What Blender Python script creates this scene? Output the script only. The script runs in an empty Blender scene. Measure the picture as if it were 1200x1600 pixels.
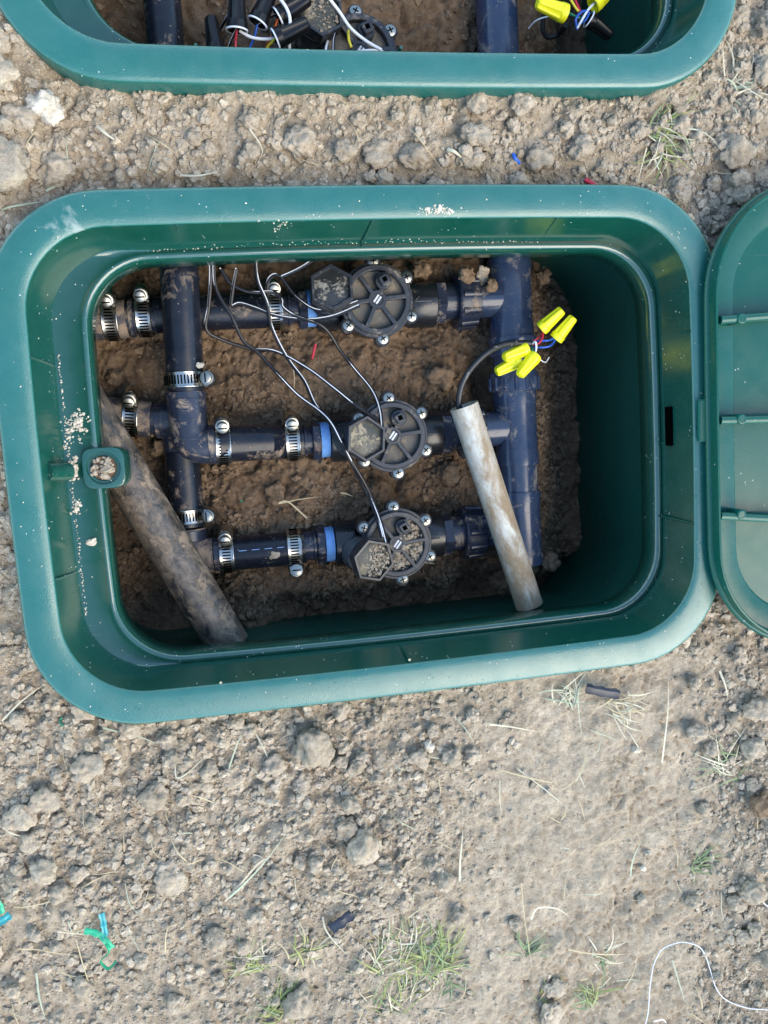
import bpy, math, random
import numpy as np
from mathutils import Vector, Matrix, Euler, noise as mnoise

random.seed(7)
rng = np.random.default_rng(11)
PI = math.pi
sc = bpy.context.scene

# ------------------------------------------------------------------ camera
CAM = (-0.106675, 0.016353, 0.578509)
ROT = (-0.0986295, -0.1744740, -0.0627736)
cd = bpy.data.cameras.new('camera')
cam = bpy.data.objects.new('camera', cd)
sc.collection.objects.link(cam)
cam.location = CAM
cam.rotation_euler = ROT
cd.sensor_fit = 'HORIZONTAL'
cd.sensor_width = 36.0
cd.lens = 36.0
cd.clip_start = 0.01
cd.clip_end = 500
sc.camera = cam

# ------------------------------------------------------------------ sky and sun (bright hazy day, soft light from the lower right of the picture)
SUN_EL, SUN_AZ = math.radians(46), math.radians(138)      # azimuth clockwise from +Y
w = bpy.data.worlds.new('World')
sc.world = w
w.use_nodes = True
nt = w.node_tree
bg = nt.nodes['Background']
sky = nt.nodes.new('ShaderNodeTexSky')
sky.sky_type = 'NISHITA'
sky.sun_disc = False
sky.sun_elevation = SUN_EL
sky.sun_rotation = SUN_AZ
sky.air_density = 1.0
sky.dust_density = 0.0
sky.ozone_density = 1.5
nt.links.new(sky.outputs[0], bg.inputs[0])
bg.inputs[1].default_value = 0.15
sl = bpy.data.lights.new('sun', 'SUN')
sl.energy = 1.25
sl.angle = math.radians(54)
sl.color = (1.0, 0.87, 0.70)
so = bpy.data.objects.new('sun', sl)
sc.collection.objects.link(so)
sdir = Vector((math.sin(SUN_AZ) * math.cos(SUN_EL), math.cos(SUN_AZ) * math.cos(SUN_EL), math.sin(SUN_EL)))
so.rotation_euler = sdir.to_track_quat('Z', 'Y').to_euler()
so.location = sdir * 5
vs = sc.view_settings
sc.display_settings.display_device = 'sRGB'
vs.view_transform = 'Standard'
vs.look = 'None'
vs.gamma = 1.0
vs.use_curve_mapping = False
vs.exposure = 2.1
vs.use_white_balance = True
vs.white_balance_temperature = 7100
vs.white_balance_tint = 6
sc.render.engine = 'CYCLES'
sc.cycles.use_denoising = True
sc.cycles.max_bounces = 8
sc.cycles.diffuse_bounces = 4
sc.cycles.glossy_bounces = 3
sc.cycles.caustics_reflective = False
sc.cycles.caustics_refractive = False

# ------------------------------------------------------------------ measuring and mesh helpers
_RM = Euler(ROT, 'XYZ').to_matrix()
_CV = Vector(CAM)
def at(u, v, z):
    """point at height z that the photograph shows at pixel (u, v) of 1200 x 1600"""
    d = _RM @ Vector(((u - 600) / 1200, (800 - v) / 1200, -1.0))
    return _CV + d * ((z - CAM[2]) / d.z)

col = sc.collection

class MB:
    def __init__(s):
        s.v = []; s.f = []
    def add(s, vs_, fs_):
        b = len(s.v)
        s.v += [Vector(p) for p in vs_]
        s.f += [tuple(i + b for i in f) for f in fs_]
        return s
    def xf(s, m):
        s.v = [m @ p for p in s.v]
        return s
    def box(s, c, d, rot=None, bev=0.0):
        cx, cy, cz = c; x, y, z = d[0] / 2, d[1] / 2, d[2] / 2
        if bev <= 0:
            P = [Vector((i * x, j * y, k * z)) for k in (-1, 1) for j in (-1, 1) for i in (-1, 1)]
            F = [(0, 2, 3, 1), (4, 5, 7, 6), (0, 1, 5, 4), (2, 6, 7, 3), (0, 4, 6, 2), (1, 3, 7, 5)]
        else:
            b = min(bev, x * .9, y * .9, z * .9)
            P = []; F = []
            def ring(zz, ins):
                a, c2, e = x - ins, y - ins, b
                pts = [(a - e, -c2), (a, -c2 + e), (a, c2 - e), (a - e, c2), (-a + e, c2), (-a, c2 - e), (-a, -c2 + e), (-a + e, -c2)]
                return [Vector((px, py, zz)) for px, py in pts]
            for zz, ins in ((-z, b), (-z + b, 0), (z - b, 0), (z, b)):
                P += ring(zz, ins)
            for k in range(3):
                for i in range(8):
                    j = (i + 1) % 8
                    F.append((k * 8 + i, k * 8 + j, k * 8 + 8 + j, k * 8 + 8 + i))
            F.append(tuple(reversed(range(8)))); F.append(tuple(range(24, 32)))
        m = rot if rot is not None else Matrix.Identity(3)
        return s.add([m @ p + Vector(c) for p in P], F)
    def tube(s, pts, r, n=10, caps=True):
        pts = [Vector(p) for p in pts]
        N = len(pts)
        rs = r if isinstance(r, (list, tuple)) else [r] * N
        V = []; F = []
        t0 = (pts[1] - pts[0]).normalized()
        a = Vector((0, 0, 1)) if abs(t0.z) < .9 else Vector((1, 0, 0))
        nrm = (a - t0 * a.dot(t0)).normalized()
        for i in range(N):
            t = (pts[min(i + 1, N - 1)] - pts[max(i - 1, 0)])
            t = t.normalized() if t.length > 1e-9 else t0
            nrm = (nrm - t * nrm.dot(t)).normalized()
            bn = t.cross(nrm)
            for k in range(n):
                an = 2 * PI * k / n
                V.append(pts[i] + (nrm * math.cos(an) + bn * math.sin(an)) * rs[i])
        for i in range(N - 1):
            for k in range(n):
                k2 = (k + 1) % n
                F.append((i * n + k, i * n + k2, (i + 1) * n + k2, (i + 1) * n + k))
        if caps:
            F.append(tuple(reversed(range(n)))); F.append(tuple(range((N - 1) * n, N * n)))
        return s.add(V, F)
    def lathe(s, o, ax, prof, n=32, closed=False, phase=0.0, caps=True):
        """prof: (distance along axis, radius)"""
        o = Vector(o); ax = Vector(ax).normalized()
        a = Vector((0, 0, 1)) if abs(ax.z) < .9 else Vector((1, 0, 0))
        e1 = (a - ax * a.dot(ax)).normalized(); e2 = ax.cross(e1)
        V = []; F = []
        for t, r in prof:
            for k in range(n):
                an = 2 * PI * k / n + phase
                V.append(o + ax * t + (e1 * math.cos(an) + e2 * math.sin(an)) * r)
        m = len(prof)
        for i in range(m if closed else m - 1):
            i2 = (i + 1) % m
            for k in range(n):
                k2 = (k + 1) % n
                F.append((i * n + k, i * n + k2, i2 * n + k2, i2 * n + k))
        if caps and not closed:
            if prof[0][1] > 1e-6: F.append(tuple(reversed(range(n))))
            if prof[-1][1] > 1e-6: F.append(tuple(range((m - 1) * n, m * n)))
        return s.add(V, F)
    def loft(s, rings):
        n = len(rings[0]); V = [p for r in rings for p in r]; F = []
        for i in range(len(rings) - 1):
            for k in range(n):
                k2 = (k + 1) % n
                F.append((i * n + k, i * n + k2, (i + 1) * n + k2, (i + 1) * n + k))
        return s.add(V, F)
    def build(s, name, mat, parent=None, origin=None, smooth=True, angle=35):
        o_ = Vector(origin) if origin is not None else Vector((0, 0, 0))
        me = bpy.data.meshes.new(name)
        me.from_pydata([tuple(p - o_) for p in s.v], [], s.f)
        me.materials.append(mat)
        me.update()
        if smooth:
            me.polygons.foreach_set('use_smooth', [True] * len(me.polygons))
            me.set_sharp_from_angle(angle=math.radians(angle))
        ob = bpy.data.objects.new(name, me)
        col.objects.link(ob)
        if parent is not None: ob.parent = parent
        return ob

def tag(o, label=None, cat=None, group=None, kind=None):
    if label: o['label'] = label
    if cat: o['category'] = cat
    if group: o['group'] = group
    if kind: o['kind'] = kind
    return o
def empty(name, loc=(0, 0, 0), label=None, cat=None, group=None):
    o = bpy.data.objects.new(name, None)
    o.empty_display_size = .02
    col.objects.link(o); o.location = loc
    return tag(o, label, cat, group)
def copy_tree(o, parent=None):
    c = o.copy(); col.objects.link(c)
    if parent is not None: c.parent = parent
    for ch in list(o.children): copy_tree(ch, c)
    return c
def smooth_path(pts, k=8):
    pts = [Vector(p) for p in pts]
    P = [2 * pts[0] - pts[1]] + pts + [2 * pts[-1] - pts[-2]]
    out = []
    for i in range(1, len(P) - 2):
        a, b, c, d = P[i - 1:i + 3]
        for j in range(k):
            t = j / k
            out.append(.5 * ((2 * b) + (c - a) * t + (2 * a - 5 * b + 4 * c - d) * t * t + (3 * b - a - 3 * c + d) * t ** 3))
    out.append(pts[-1])
    return out

# ------------------------------------------------------------------ numpy noise
def _h(ix, iy, seed):
    h = (ix.astype(np.int64) * 374761393 + iy.astype(np.int64) * 668265263 + seed * 1274126177) & 0xffffffff
    h = ((h ^ (h >> 13)) * 1274126177) & 0xffffffff
    h = ((h ^ (h >> 16)) * 2246822519) & 0xffffffff
    return ((h ^ (h >> 15)) & 0xffffff) / float(0x1000000)
def vnoise(x, y, seed=0):
    ix = np.floor(x); iy = np.floor(y); fx = x - ix; fy = y - iy
    fx = fx * fx * (3 - 2 * fx); fy = fy * fy * (3 - 2 * fy)
    ix = ix.astype(np.int64); iy = iy.astype(np.int64)
    a = _h(ix, iy, seed); b = _h(ix + 1, iy, seed); c = _h(ix, iy + 1, seed); d = _h(ix + 1, iy + 1, seed)
    return (a + (b - a) * fx) * (1 - fy) + (c + (d - c) * fx) * fy
def fbm(x, y, oct=4, seed=0):
    s = 0; am = .5; t = 0
    for i in range(oct):
        s = s + am * vnoise(x, y, seed + i * 17); t += am
        x = x * 2.03 + 5.2; y = y * 2.03 + 1.7; am *= .5
    return s / t
def worley(x, y, seed=0):
    ix = np.floor(x).astype(np.int64); iy = np.floor(y).astype(np.int64)
    f1 = np.full(x.shape, 9.0); f2 = np.full(x.shape, 9.0); idh = np.zeros(x.shape)
    for dx in (-1, 0, 1):
        for dy in (-1, 0, 1):
            cx = ix + dx; cy = iy + dy
            px = cx + _h(cx, cy, seed); py = cy + _h(cx, cy, seed + 91)
            d = np.hypot(px - x, py - y)
            near = d < f1
            f2 = np.where(near, f1, np.minimum(f2, d))
            idh = np.where(near, _h(cx, cy, seed + 53), idh)
            f1 = np.where(near, d, f1)
    return f1, f2, idh
def sstep(a, b, x):
    t = np.clip((x - a) / (b - a), 0, 1)
    return t * t * (3 - 2 * t)

# ------------------------------------------------------------------ materials
def new_mat(name):
    m = bpy.data.materials.new(name); m.use_nodes = True
    nt = m.node_tree
    return m, nt, nt.nodes['Principled BSDF']
def N(nt, t, **kw):
    n = nt.nodes.new(t)
    for k, v in kw.items(): setattr(n, k, v)
    return n
def mixc(nt, fac, a, b):
    n = N(nt, 'ShaderNodeMix', data_type='RGBA')
    for i, v in ((0, fac), (6, a), (7, b)):
        if hasattr(v, 'links'): nt.links.new(v, n.inputs[i])
        else: n.inputs[i].default_value = v if i == 0 else (*v[:3], 1)
    return n.outputs[2]
def mth(nt, op, a, b=None, clamp=False):
    n = N(nt, 'ShaderNodeMath', operation=op, use_clamp=clamp)
    for i, v in enumerate((a, b)):
        if v is None: continue
        if hasattr(v, 'links'): nt.links.new(v, n.inputs[i])
        else: n.inputs[i].default_value = v
    return n.outputs[0]
def noise_out(nt, vec, scale, detail=4, rough=.55, dist=0.0):
    n = N(nt, 'ShaderNodeTexNoise')
    n.inputs['Scale'].default_value = scale; n.inputs['Detail'].default_value = detail
    n.inputs['Roughness'].default_value = rough; n.inputs['Distortion'].default_value = dist
    nt.links.new(vec, n.inputs['Vector'])
    return n.outputs[0]
def maprange(nt, v, a, b, c=0.0, d=1.0):
    n = N(nt, 'ShaderNodeMapRange')
    nt.links.new(v, n.inputs[0])
    for i, x in enumerate((a, b, c, d)): n.inputs[i + 1].default_value = x
    return n.outputs[0]
def coords(nt, per_object=True):
    tc = N(nt, 'ShaderNodeTexCoord')
    if not per_object: return tc.outputs['Object']
    oi = N(nt, 'ShaderNodeObjectInfo')
    ad = N(nt, 'ShaderNodeVectorMath', operation='ADD')
    cb = N(nt, 'ShaderNodeCombineXYZ')
    k = mth(nt, 'MULTIPLY', oi.outputs['Random'], 3.7)
    for i in range(3): nt.links.new(k, cb.inputs[i])
    nt.links.new(tc.outputs['Object'], ad.inputs[0]); nt.links.new(cb.outputs[0], ad.inputs[1])
    return ad.outputs[0]

def plastic(name, colr, rough=.35, col2=None, dust=(.42, .34, .26), amt=.5, width=.1, dscale=40, up=.5, speck=0.0,
            bscale=600, bstr=.1, metallic=0.0, dbump=.3, spec=.5, scratches=0.0, grad=0.0, film=None, spots=(), stretch=None):
    """plastic / metal with dried mud: amt is the noise level above which mud lies (lower = more), up = how much mud prefers top faces"""
    m, nt, b = new_mat(name)
    vec = coords(nt)
    if stretch is not None:
        vr = N(nt, 'ShaderNodeVectorRotate', rotation_type='Z_AXIS'); vr.inputs['Angle'].default_value = -stretch[0]
        nt.links.new(vec, vr.inputs['Vector'])
        sv = N(nt, 'ShaderNodeVectorMath', operation='MULTIPLY'); sv.inputs[1].default_value = (stretch[1], 1, 1)
        nt.links.new(vr.outputs[0], sv.inputs[0]); dvec = sv.outputs[0]
    else: dvec = vec
    n1 = noise_out(nt, dvec, dscale, 10, .74, .5)
    base = mixc(nt, noise_out(nt, vec, 25, 3), colr, col2 or [c * 1.25 for c in colr])
    if grad:
        tcg = N(nt, 'ShaderNodeTexCoord'); sg = N(nt, 'ShaderNodeSeparateXYZ'); nt.links.new(tcg.outputs['Object'], sg.inputs[0])
        n1 = mth(nt, 'ADD', n1, mth(nt, 'MULTIPLY', sg.outputs[1], grad))
    if spots:
        tcs = N(nt, 'ShaderNodeTexCoord')
        for sx, sy, sz, sr, sb in spots:
            dn = N(nt, 'ShaderNodeVectorMath', operation='DISTANCE'); nt.links.new(tcs.outputs['Object'], dn.inputs[0]); dn.inputs[1].default_value = (sx, sy, sz)
            n1 = mth(nt, 'ADD', n1, maprange(nt, dn.outputs['Value'], 0, sr, sb, 0))
    if film: base = mixc(nt, maprange(nt, noise_out(nt, dvec, dscale * 1.7, 9, .78, .6), .40, .66, 0, film[3]), base, film[:3])
    mask = maprange(nt, n1, amt, amt + width)
    if up > 0:
        g = N(nt, 'ShaderNodeNewGeometry'); sp = N(nt, 'ShaderNodeSeparateXYZ')
        nt.links.new(g.outputs['Normal'], sp.inputs[0])
        mask = mth(nt, 'MULTIPLY', mask, maprange(nt, sp.outputs[2], -.1, .8, 1 - up, 1.0))
    if speck > 0:
        vo = N(nt, 'ShaderNodeTexVoronoi'); vo.inputs['Scale'].default_value = 260
        nt.links.new(vec, vo.inputs['Vector'])
        s1 = mth(nt, 'LESS_THAN', vo.outputs['Distance'], .13)
        s2 = mth(nt, 'GREATER_THAN', noise_out(nt, vec, 60, 2), 1 - speck)
        mask = mth(nt, 'MAXIMUM', mask, mth(nt, 'MULTIPLY', s1, s2))
    if scratches > 0:
        mp = N(nt, 'ShaderNodeMapping'); mp.inputs['Rotation'].default_value = (.4, .3, .6); mp.inputs['Scale'].default_value = (30, 420, 160)
        nt.links.new(vec, mp.inputs[0])
        sn = noise_out(nt, mp.outputs[0], 1.0, 3, .6)
        sm = mth(nt, 'MULTIPLY', maprange(nt, sn, .66, .74), scratches)
        mask = mth(nt, 'MAXIMUM', mask, sm)
    dcol = mixc(nt, noise_out(nt, vec, 180, 3), [c * .8 for c in dust], [min(1, c * 1.15) for c in dust])
    nt.links.new(mixc(nt, mask, base, dcol), b.inputs['Base Color'])
    rr = maprange(nt, noise_out(nt, vec, 55, 4), .3, .7, rough * .8, min(1, rough * 1.3))
    r2 = N(nt, 'ShaderNodeMix'); nt.links.new(mask, r2.inputs[0]); nt.links.new(rr, r2.inputs[2]); r2.inputs[3].default_value = .95
    nt.links.new(r2.outputs[0], b.inputs['Roughness'])
    if metallic: nt.links.new(mth(nt, 'MULTIPLY', mth(nt, 'SUBTRACT', 1.0, mask), metallic), b.inputs['Metallic'])
    b.inputs['Specular IOR Level'].default_value = spec
    hgt = mth(nt, 'ADD', mth(nt, 'MULTIPLY', noise_out(nt, vec, bscale, 2), bstr), mth(nt, 'MULTIPLY', mth(nt, 'MULTIPLY', mask, noise_out(nt, vec, 350, 3)), dbump))
    bp = N(nt, 'ShaderNodeBump'); bp.inputs['Strength'].default_value = .6; bp.inputs['Distance'].default_value = .001
    nt.links.new(hgt, bp.inputs['Height']); nt.links.new(bp.outputs[0], b.inputs['Normal'])
    return m

def soil(name, c_dark, c_mid, c_light, bump=1.0, obj_var=.25, rough=.95):
    m, nt, b = new_mat(name)
    vec = N(nt, 'ShaderNodeNewGeometry').outputs['Position']
    at_ = N(nt, 'ShaderNodeAttribute', attribute_name='tint')
    n1 = noise_out(nt, vec, 9, 5, .6)
    n2 = noise_out(nt, vec, 130, 6, .65)
    c = mixc(nt, maprange(nt, n1, .35, .65), c_dark, c_mid)
    c = mixc(nt, maprange(nt, n2, .38, .72), c, c_light)
    n3 = noise_out(nt, vec, 900, 3, .7)
    hs = N(nt, 'ShaderNodeHueSaturation')
    nt.links.new(c, hs.inputs['Color'])
    oi = N(nt, 'ShaderNodeObjectInfo')
    n4 = noise_out(nt, vec, 300, 7, .78, .3)
    n5 = noise_out(nt, vec, 45, 5, .65)
    v = mth(nt, 'MULTIPLY', maprange(nt, n3, .3, .7, .86, 1.10), mth(nt, 'MULTIPLY', maprange(nt, n4, .36, .62, .74, 1.10), maprange(nt, n5, .35, .65, .88, 1.08)))
    v = mth(nt, 'MULTIPLY', v, maprange(nt, at_.outputs['Fac'], 0, 1, .72, 1.22))
    v = mth(nt, 'MULTIPLY', v, maprange(nt, oi.outputs['Random'], 0, 1, 1 - obj_var * .6, 1 + obj_var * .6))
    nt.links.new(v, hs.inputs['Value'])
    nt.links.new(hs.outputs[0], b.inputs['Base Color'])
    b.inputs['Roughness'].default_value = rough
    b.inputs['Specular IOR Level'].default_value = .2
    h = mth(nt, 'ADD', mth(nt, 'ADD', mth(nt, 'MULTIPLY', noise_out(nt, vec, 420, 6, .7), 1.0), mth(nt, 'MULTIPLY', n3, .45)), mth(nt, 'MULTIPLY', n4, 1.1))
    bp = N(nt, 'ShaderNodeBump'); bp.inputs['Strength'].default_value = .95 * bump; bp.inputs['Distance'].default_value = .0021
    nt.links.new(h, bp.inputs['Height']); nt.links.new(bp.outputs[0], b.inputs['Normal'])
    return m

def simple(name, c, rough=.5, metallic=0.0, spec=.5, var=.15):
    m, nt, b = new_mat(name)
    vec = coords(nt)
    nt.links.new(mixc(nt, noise_out(nt, vec, 120, 4), [x * (1 - var) for x in c], [min(1, x * (1 + var)) for x in c]), b.inputs['Base Color'])
    b.inputs['Roughness'].default_value = rough; b.inputs['Metallic'].default_value = metallic
    b.inputs['Specular IOR Level'].default_value = spec
    return m

M = {}
M['soil'] = soil('dry_soil', (.35, .272, .186), (.46, .368, .262), (.56, .462, .342), obj_var=0)
M['clod'] = soil('dry_clod', (.39, .308, .216), (.485, .392, .286), (.59, .492, .375), obj_var=.14)
M['crumb'] = soil('dry_crumb', (.41, .325, .228), (.51, .415, .303), (.62, .520, .395), obj_var=0)
M['stone'] = soil('pale_stone', (.54, .46, .35), (.62, .54, .42), (.68, .61, .50), bump=.6, obj_var=.05)
M['damp'] = soil('damp_soil', (.130, .082, .048), (.20, .131, .080), (.28, .192, .124), bump=.9, obj_var=0)
M['dampclod'] = soil('damp_clod', (.17, .109, .065), (.245, .164, .10), (.345, .24, .155), obj_var=.25)
M['green'] = plastic('green_box_plastic', (.0015, .047, .031), .18, (.002, .056, .038), dust=(.50, .46, .40), amt=.74, width=.14, dscale=30, up=.7, speck=.38, bscale=500, bstr=.03, spec=1.0, film=(.03, .10, .075, .20), scratches=.06, spots=((-.13, .162, -.02, .05, .12), (-.245, -.06, -.02, .05, .10), (-.05, .166, -.01, .05, .12)))
M['greenrim'] = plastic('green_textured_plastic', (.002, .082, .062), .31, (.003, .094, .082), dust=(.40, .42, .38), amt=.68, width=.30, dscale=34, up=.7, speck=.37, bscale=1050, bstr=.34, spec=.9, film=(.03, .14, .12, .22), spots=((-.215, .172, 0, .062, .20), (-.262, .05, 0, .03, .10), (-.262, -.02, 0, .025, .12), (.035, .180, 0, .03, .08)))
M['greenwall'] = plastic('green_wall_plastic', (.004, .064, .046), .34, (.005, .072, .052), amt=.74, width=.1, dscale=20, up=0, speck=.30, bscale=400, bstr=.03)
M['greenlid'] = plastic('green_lid_plastic', (.0015, .070, .042), .26, (.002, .062, .052), dust=(.5, .48, .44), amt=.72, width=.2, dscale=14, up=.3, speck=.36, bscale=300, bstr=.03, film=(.006, .065, .055, .2), scratches=.04, spec=.35)
M['hole_shade'] = simple('painted_hole_shade', (.0015, .0015, .0015), 1.0, spec=0.0)  # near-black paint for the shade inside slots and holes that are not cut
M['poly'] = plastic('black_poly_pipe', (.004, .006, .012), .26, (.006, .009, .016), dust=(.25, .19, .14), amt=.56, width=.12, dscale=40, up=.6, speck=.42, bscale=220, bstr=.12, scratches=.10, film=(.045, .042, .04, .18), spec=.32)
M['muddy'] = plastic('mud_covered_pipe', (.010, .012, .015), .40, (.022, .022, .022), dust=(.25, .185, .125), amt=.52, width=.07, dscale=46, up=.25, speck=.5, bscale=240, bstr=.3, dbump=1.2, film=(.20, .15, .105, .9), scratches=0, stretch=(-1.05, .75))
M['mudpoly'] = plastic('caked_poly_pipe', (.024, .026, .034), .5, dust=(.23, .17, .125), amt=.44, width=.10, dscale=38, up=.3, bscale=240, bstr=.25, dbump=.8)
M['fitting'] = plastic('grey_blue_fitting', (.011, .016, .030), .24, (.016, .022, .040), dust=(.26, .20, .145), amt=.545, width=.10, dscale=46, up=.5, speck=.40, bscale=300, bstr=.06, scratches=.12, film=(.06, .058, .055, .22), spec=.42)
M['manifold'] = plastic('blue_grey_pvc', (.014, .029, .066), .19, (.022, .042, .090), dust=(.24, .205, .17), amt=.56, width=.10, dscale=44, up=.3, speck=.40, bscale=300, bstr=.05, scratches=.3, film=(.09, .09, .095, .35))
M['valve'] = plastic('black_valve_nylon', (.010, .011, .013), .26, dust=(.26, .20, .145), amt=.66, width=.08, dscale=45, up=.6, speck=.40, bscale=500, bstr=.06)
M['bonnet'] = plastic('charcoal_bonnet_nylon', (.017, .019, .024), .38, (.025, .028, .033), dust=(.24, .20, .15), amt=.55, width=.12, dscale=55, up=.7, speck=.45, bscale=700, bstr=.15)
M['pocket'] = plastic('dusty_pocket', (.085, .078, .066), .8, dust=(.24, .19, .135), amt=.50, width=.15, dscale=70, up=.2, speck=.45, bscale=600, bstr=.5)
M['cupdirt'] = plastic('mossy_resin', (.03, .032, .028), .5, (.055, .055, .04), dust=(.30, .25, .17), amt=.50, width=.10, dscale=90, up=.2, speck=.5, bscale=600, bstr=.4)
M['cupdark'] = plastic('dark_resin', (.016, .018, .019), .3, (.03, .032, .03), dust=(.26, .24, .20), amt=.54, width=.05, dscale=48, up=.2, speck=.5, bscale=600, bstr=.3)
M['steel'] = plastic('stainless_band', (.36, .35, .32), .26, (.42, .41, .38), dust=(.26, .20, .15), amt=.60, width=.1, dscale=60, up=.2, metallic=1.0, bscale=500, bstr=.05)
M['zinc'] = plastic('zinc_screw', (.27, .27, .24), .34, dust=(.30, .25, .19), amt=.66, width=.1, dscale=120, up=.2, metallic=1.0, bscale=900, bstr=.1)
M['tape'] = simple('blue_thread_tape', (.15, .33, .62), .55, var=.35)
M['white'] = plastic('white_pvc', (.42, .42, .37), .36, (.50, .50, .44), dust=(.25, .185, .115), amt=.50, width=.14, dscale=42, up=.15, speck=.5, bscale=240, bstr=.1, dbump=.8, grad=-.9, film=(.27, .205, .14, .95), stretch=(-1.27, .45))
M['mudwhite'] = M['white']
M['yellow'] = plastic('yellow_nylon', (.80, .76, .015), .35, (.86, .82, .03), dust=(.45, .38, .15), amt=.62, width=.15, dscale=90, up=.2, speck=.4, bscale=500, bstr=.05)
M['blackcap'] = simple('black_connector_nylon', (.006, .006, .007), .35, spec=.3)
M['wireblack'] = simple('black_insulation', (.006, .0065, .009), .42, spec=.35)
M['wirewhite'] = simple('white_insulation', (.74, .76, .78), .4, var=.08)
M['wirered'] = simple('red_insulation', (.50, .02, .05), .4)
M['wireblue'] = simple('blue_insulation', (.01, .09, .42), .4)
M['wiregreen'] = simple('green_insulation', (.01, .16, .08), .4)
M['wireyellow'] = simple('yellow_insulation', (.75, .6, .05), .4)
M['wireorange'] = simple('orange_insulation', (.70, .13, .02), .4)
M['cable'] = plastic('scuffed_black_cable', (.012, .013, .015), .4, dust=(.55, .53, .48), amt=.60, width=.05, dscale=95, up=.4, bscale=400, bstr=.1)
M['print'] = simple('pale_blue_print', (.14, .27, .50), .6)
M['plate'] = simple('silver_label', (.55, .56, .58), .4)
M['straw'] = simple('dry_straw', (.42, .34, .20), .7, var=.3)
M['palestraw'] = simple('bleached_straw', (.47, .43, .31), .7, var=.3)
M['greystraw'] = simple('grey_green_straw', (.33, .36, .25), .7, var=.3)
M['grass'] = simple('yellow_green_grass', (.22, .25, .065), .6, var=.45)
M['darkgrass'] = simple('grey_green_grass', (.15, .20, .085), .6, var=.4)
M['tie'] = simple('bright_green_tape', (.02, .33, .17), .4, var=.3)
M['teal'] = simple('teal_tape', (.02, .24, .25), .4, var=.25)
M['navy'] = simple('dark_blue_plastic', (.006, .010, .020), .45, var=.4)
M['string'] = simple('white_string', (.58, .57, .58), .6, var=.1)
mw, ntw, bw = new_mat('water_drop')
bw.inputs['Base Color'].default_value = (.02, .16, .14, 1); bw.inputs['Roughness'].default_value = .03
bw.inputs['Alpha'].default_value = .22; bw.inputs['IOR'].default_value = 1.33
vecw = coords(ntw); bmpw = N(ntw, 'ShaderNodeBump'); bmpw.inputs['Strength'].default_value = .05
ntw.links.new(noise_out(ntw, vecw, 300, 2), bmpw.inputs['Height']); ntw.links.new(bmpw.outputs[0], bw.inputs['Normal'])
M['water'] = mw

# ------------------------------------------------------------------ ground
UP = Vector((0.021, 0.458, 0))             # the second box stands this far from the first
OUT = (.275, .192)                         # half size of a box rim
def inside_box(x, y, grow=0.0, r=.078):
    res = np.zeros(np.shape(x), bool)
    for ox, oy in ((0, 0), (UP.x, UP.y)):
        hx, hy = OUT[0] + grow, OUT[1] + grow
        qx = np.abs(x - ox) - (hx - r); qy = np.abs(y - oy) - (hy - r)
        d = np.hypot(np.maximum(qx, 0), np.maximum(qy, 0)) + np.minimum(np.maximum(qx, qy), 0) - r
        res |= d < 0
    return res
def box_dist(x, y, r=.078):
    best = None
    for ox, oy in ((0, 0), (UP.x, UP.y)):
        qx = np.abs(x - ox) - (OUT[0] - r); qy = np.abs(y - oy) - (OUT[1] - r)
        d = np.hypot(np.maximum(qx, 0), np.maximum(qy, 0)) + np.minimum(np.maximum(qx, qy), 0) - r
        best = d if best is None else np.minimum(best, d)
    return best
def cloddy(x, y):
    """how loose and lumpy the soil is: 1 in the strip between the boxes and at lower left, low on the trodden patch at lower right"""
    m = sstep(-.205, -.19, y) + 0 * x
    left = 1 - sstep(-.02, .12, x + .10 * (fbm(x * 9, y * 9, 3, 5) - .5) + .20 * np.clip(-y - .30, 0, 1))
    low = 1 - .55 * sstep(-.32, -.42, y)
    right = sstep(.22, .30, x - .05 * (fbm(x * 8, y * 8, 2, 8) - .5)) * .7
    return np.clip(np.maximum(m, np.maximum(left * low, right)) + .02, 0, 1)
def domes(x, y, cell, seed, lo=.25, hi=.62):
    f1, f2, h = worley(x / cell, y / cell, seed)
    rho = lo + (hi - lo) * h
    return np.sqrt(np.maximum(0, 1 - (f1 / rho) ** 2)) * rho * cell, f1, f2, h
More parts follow.
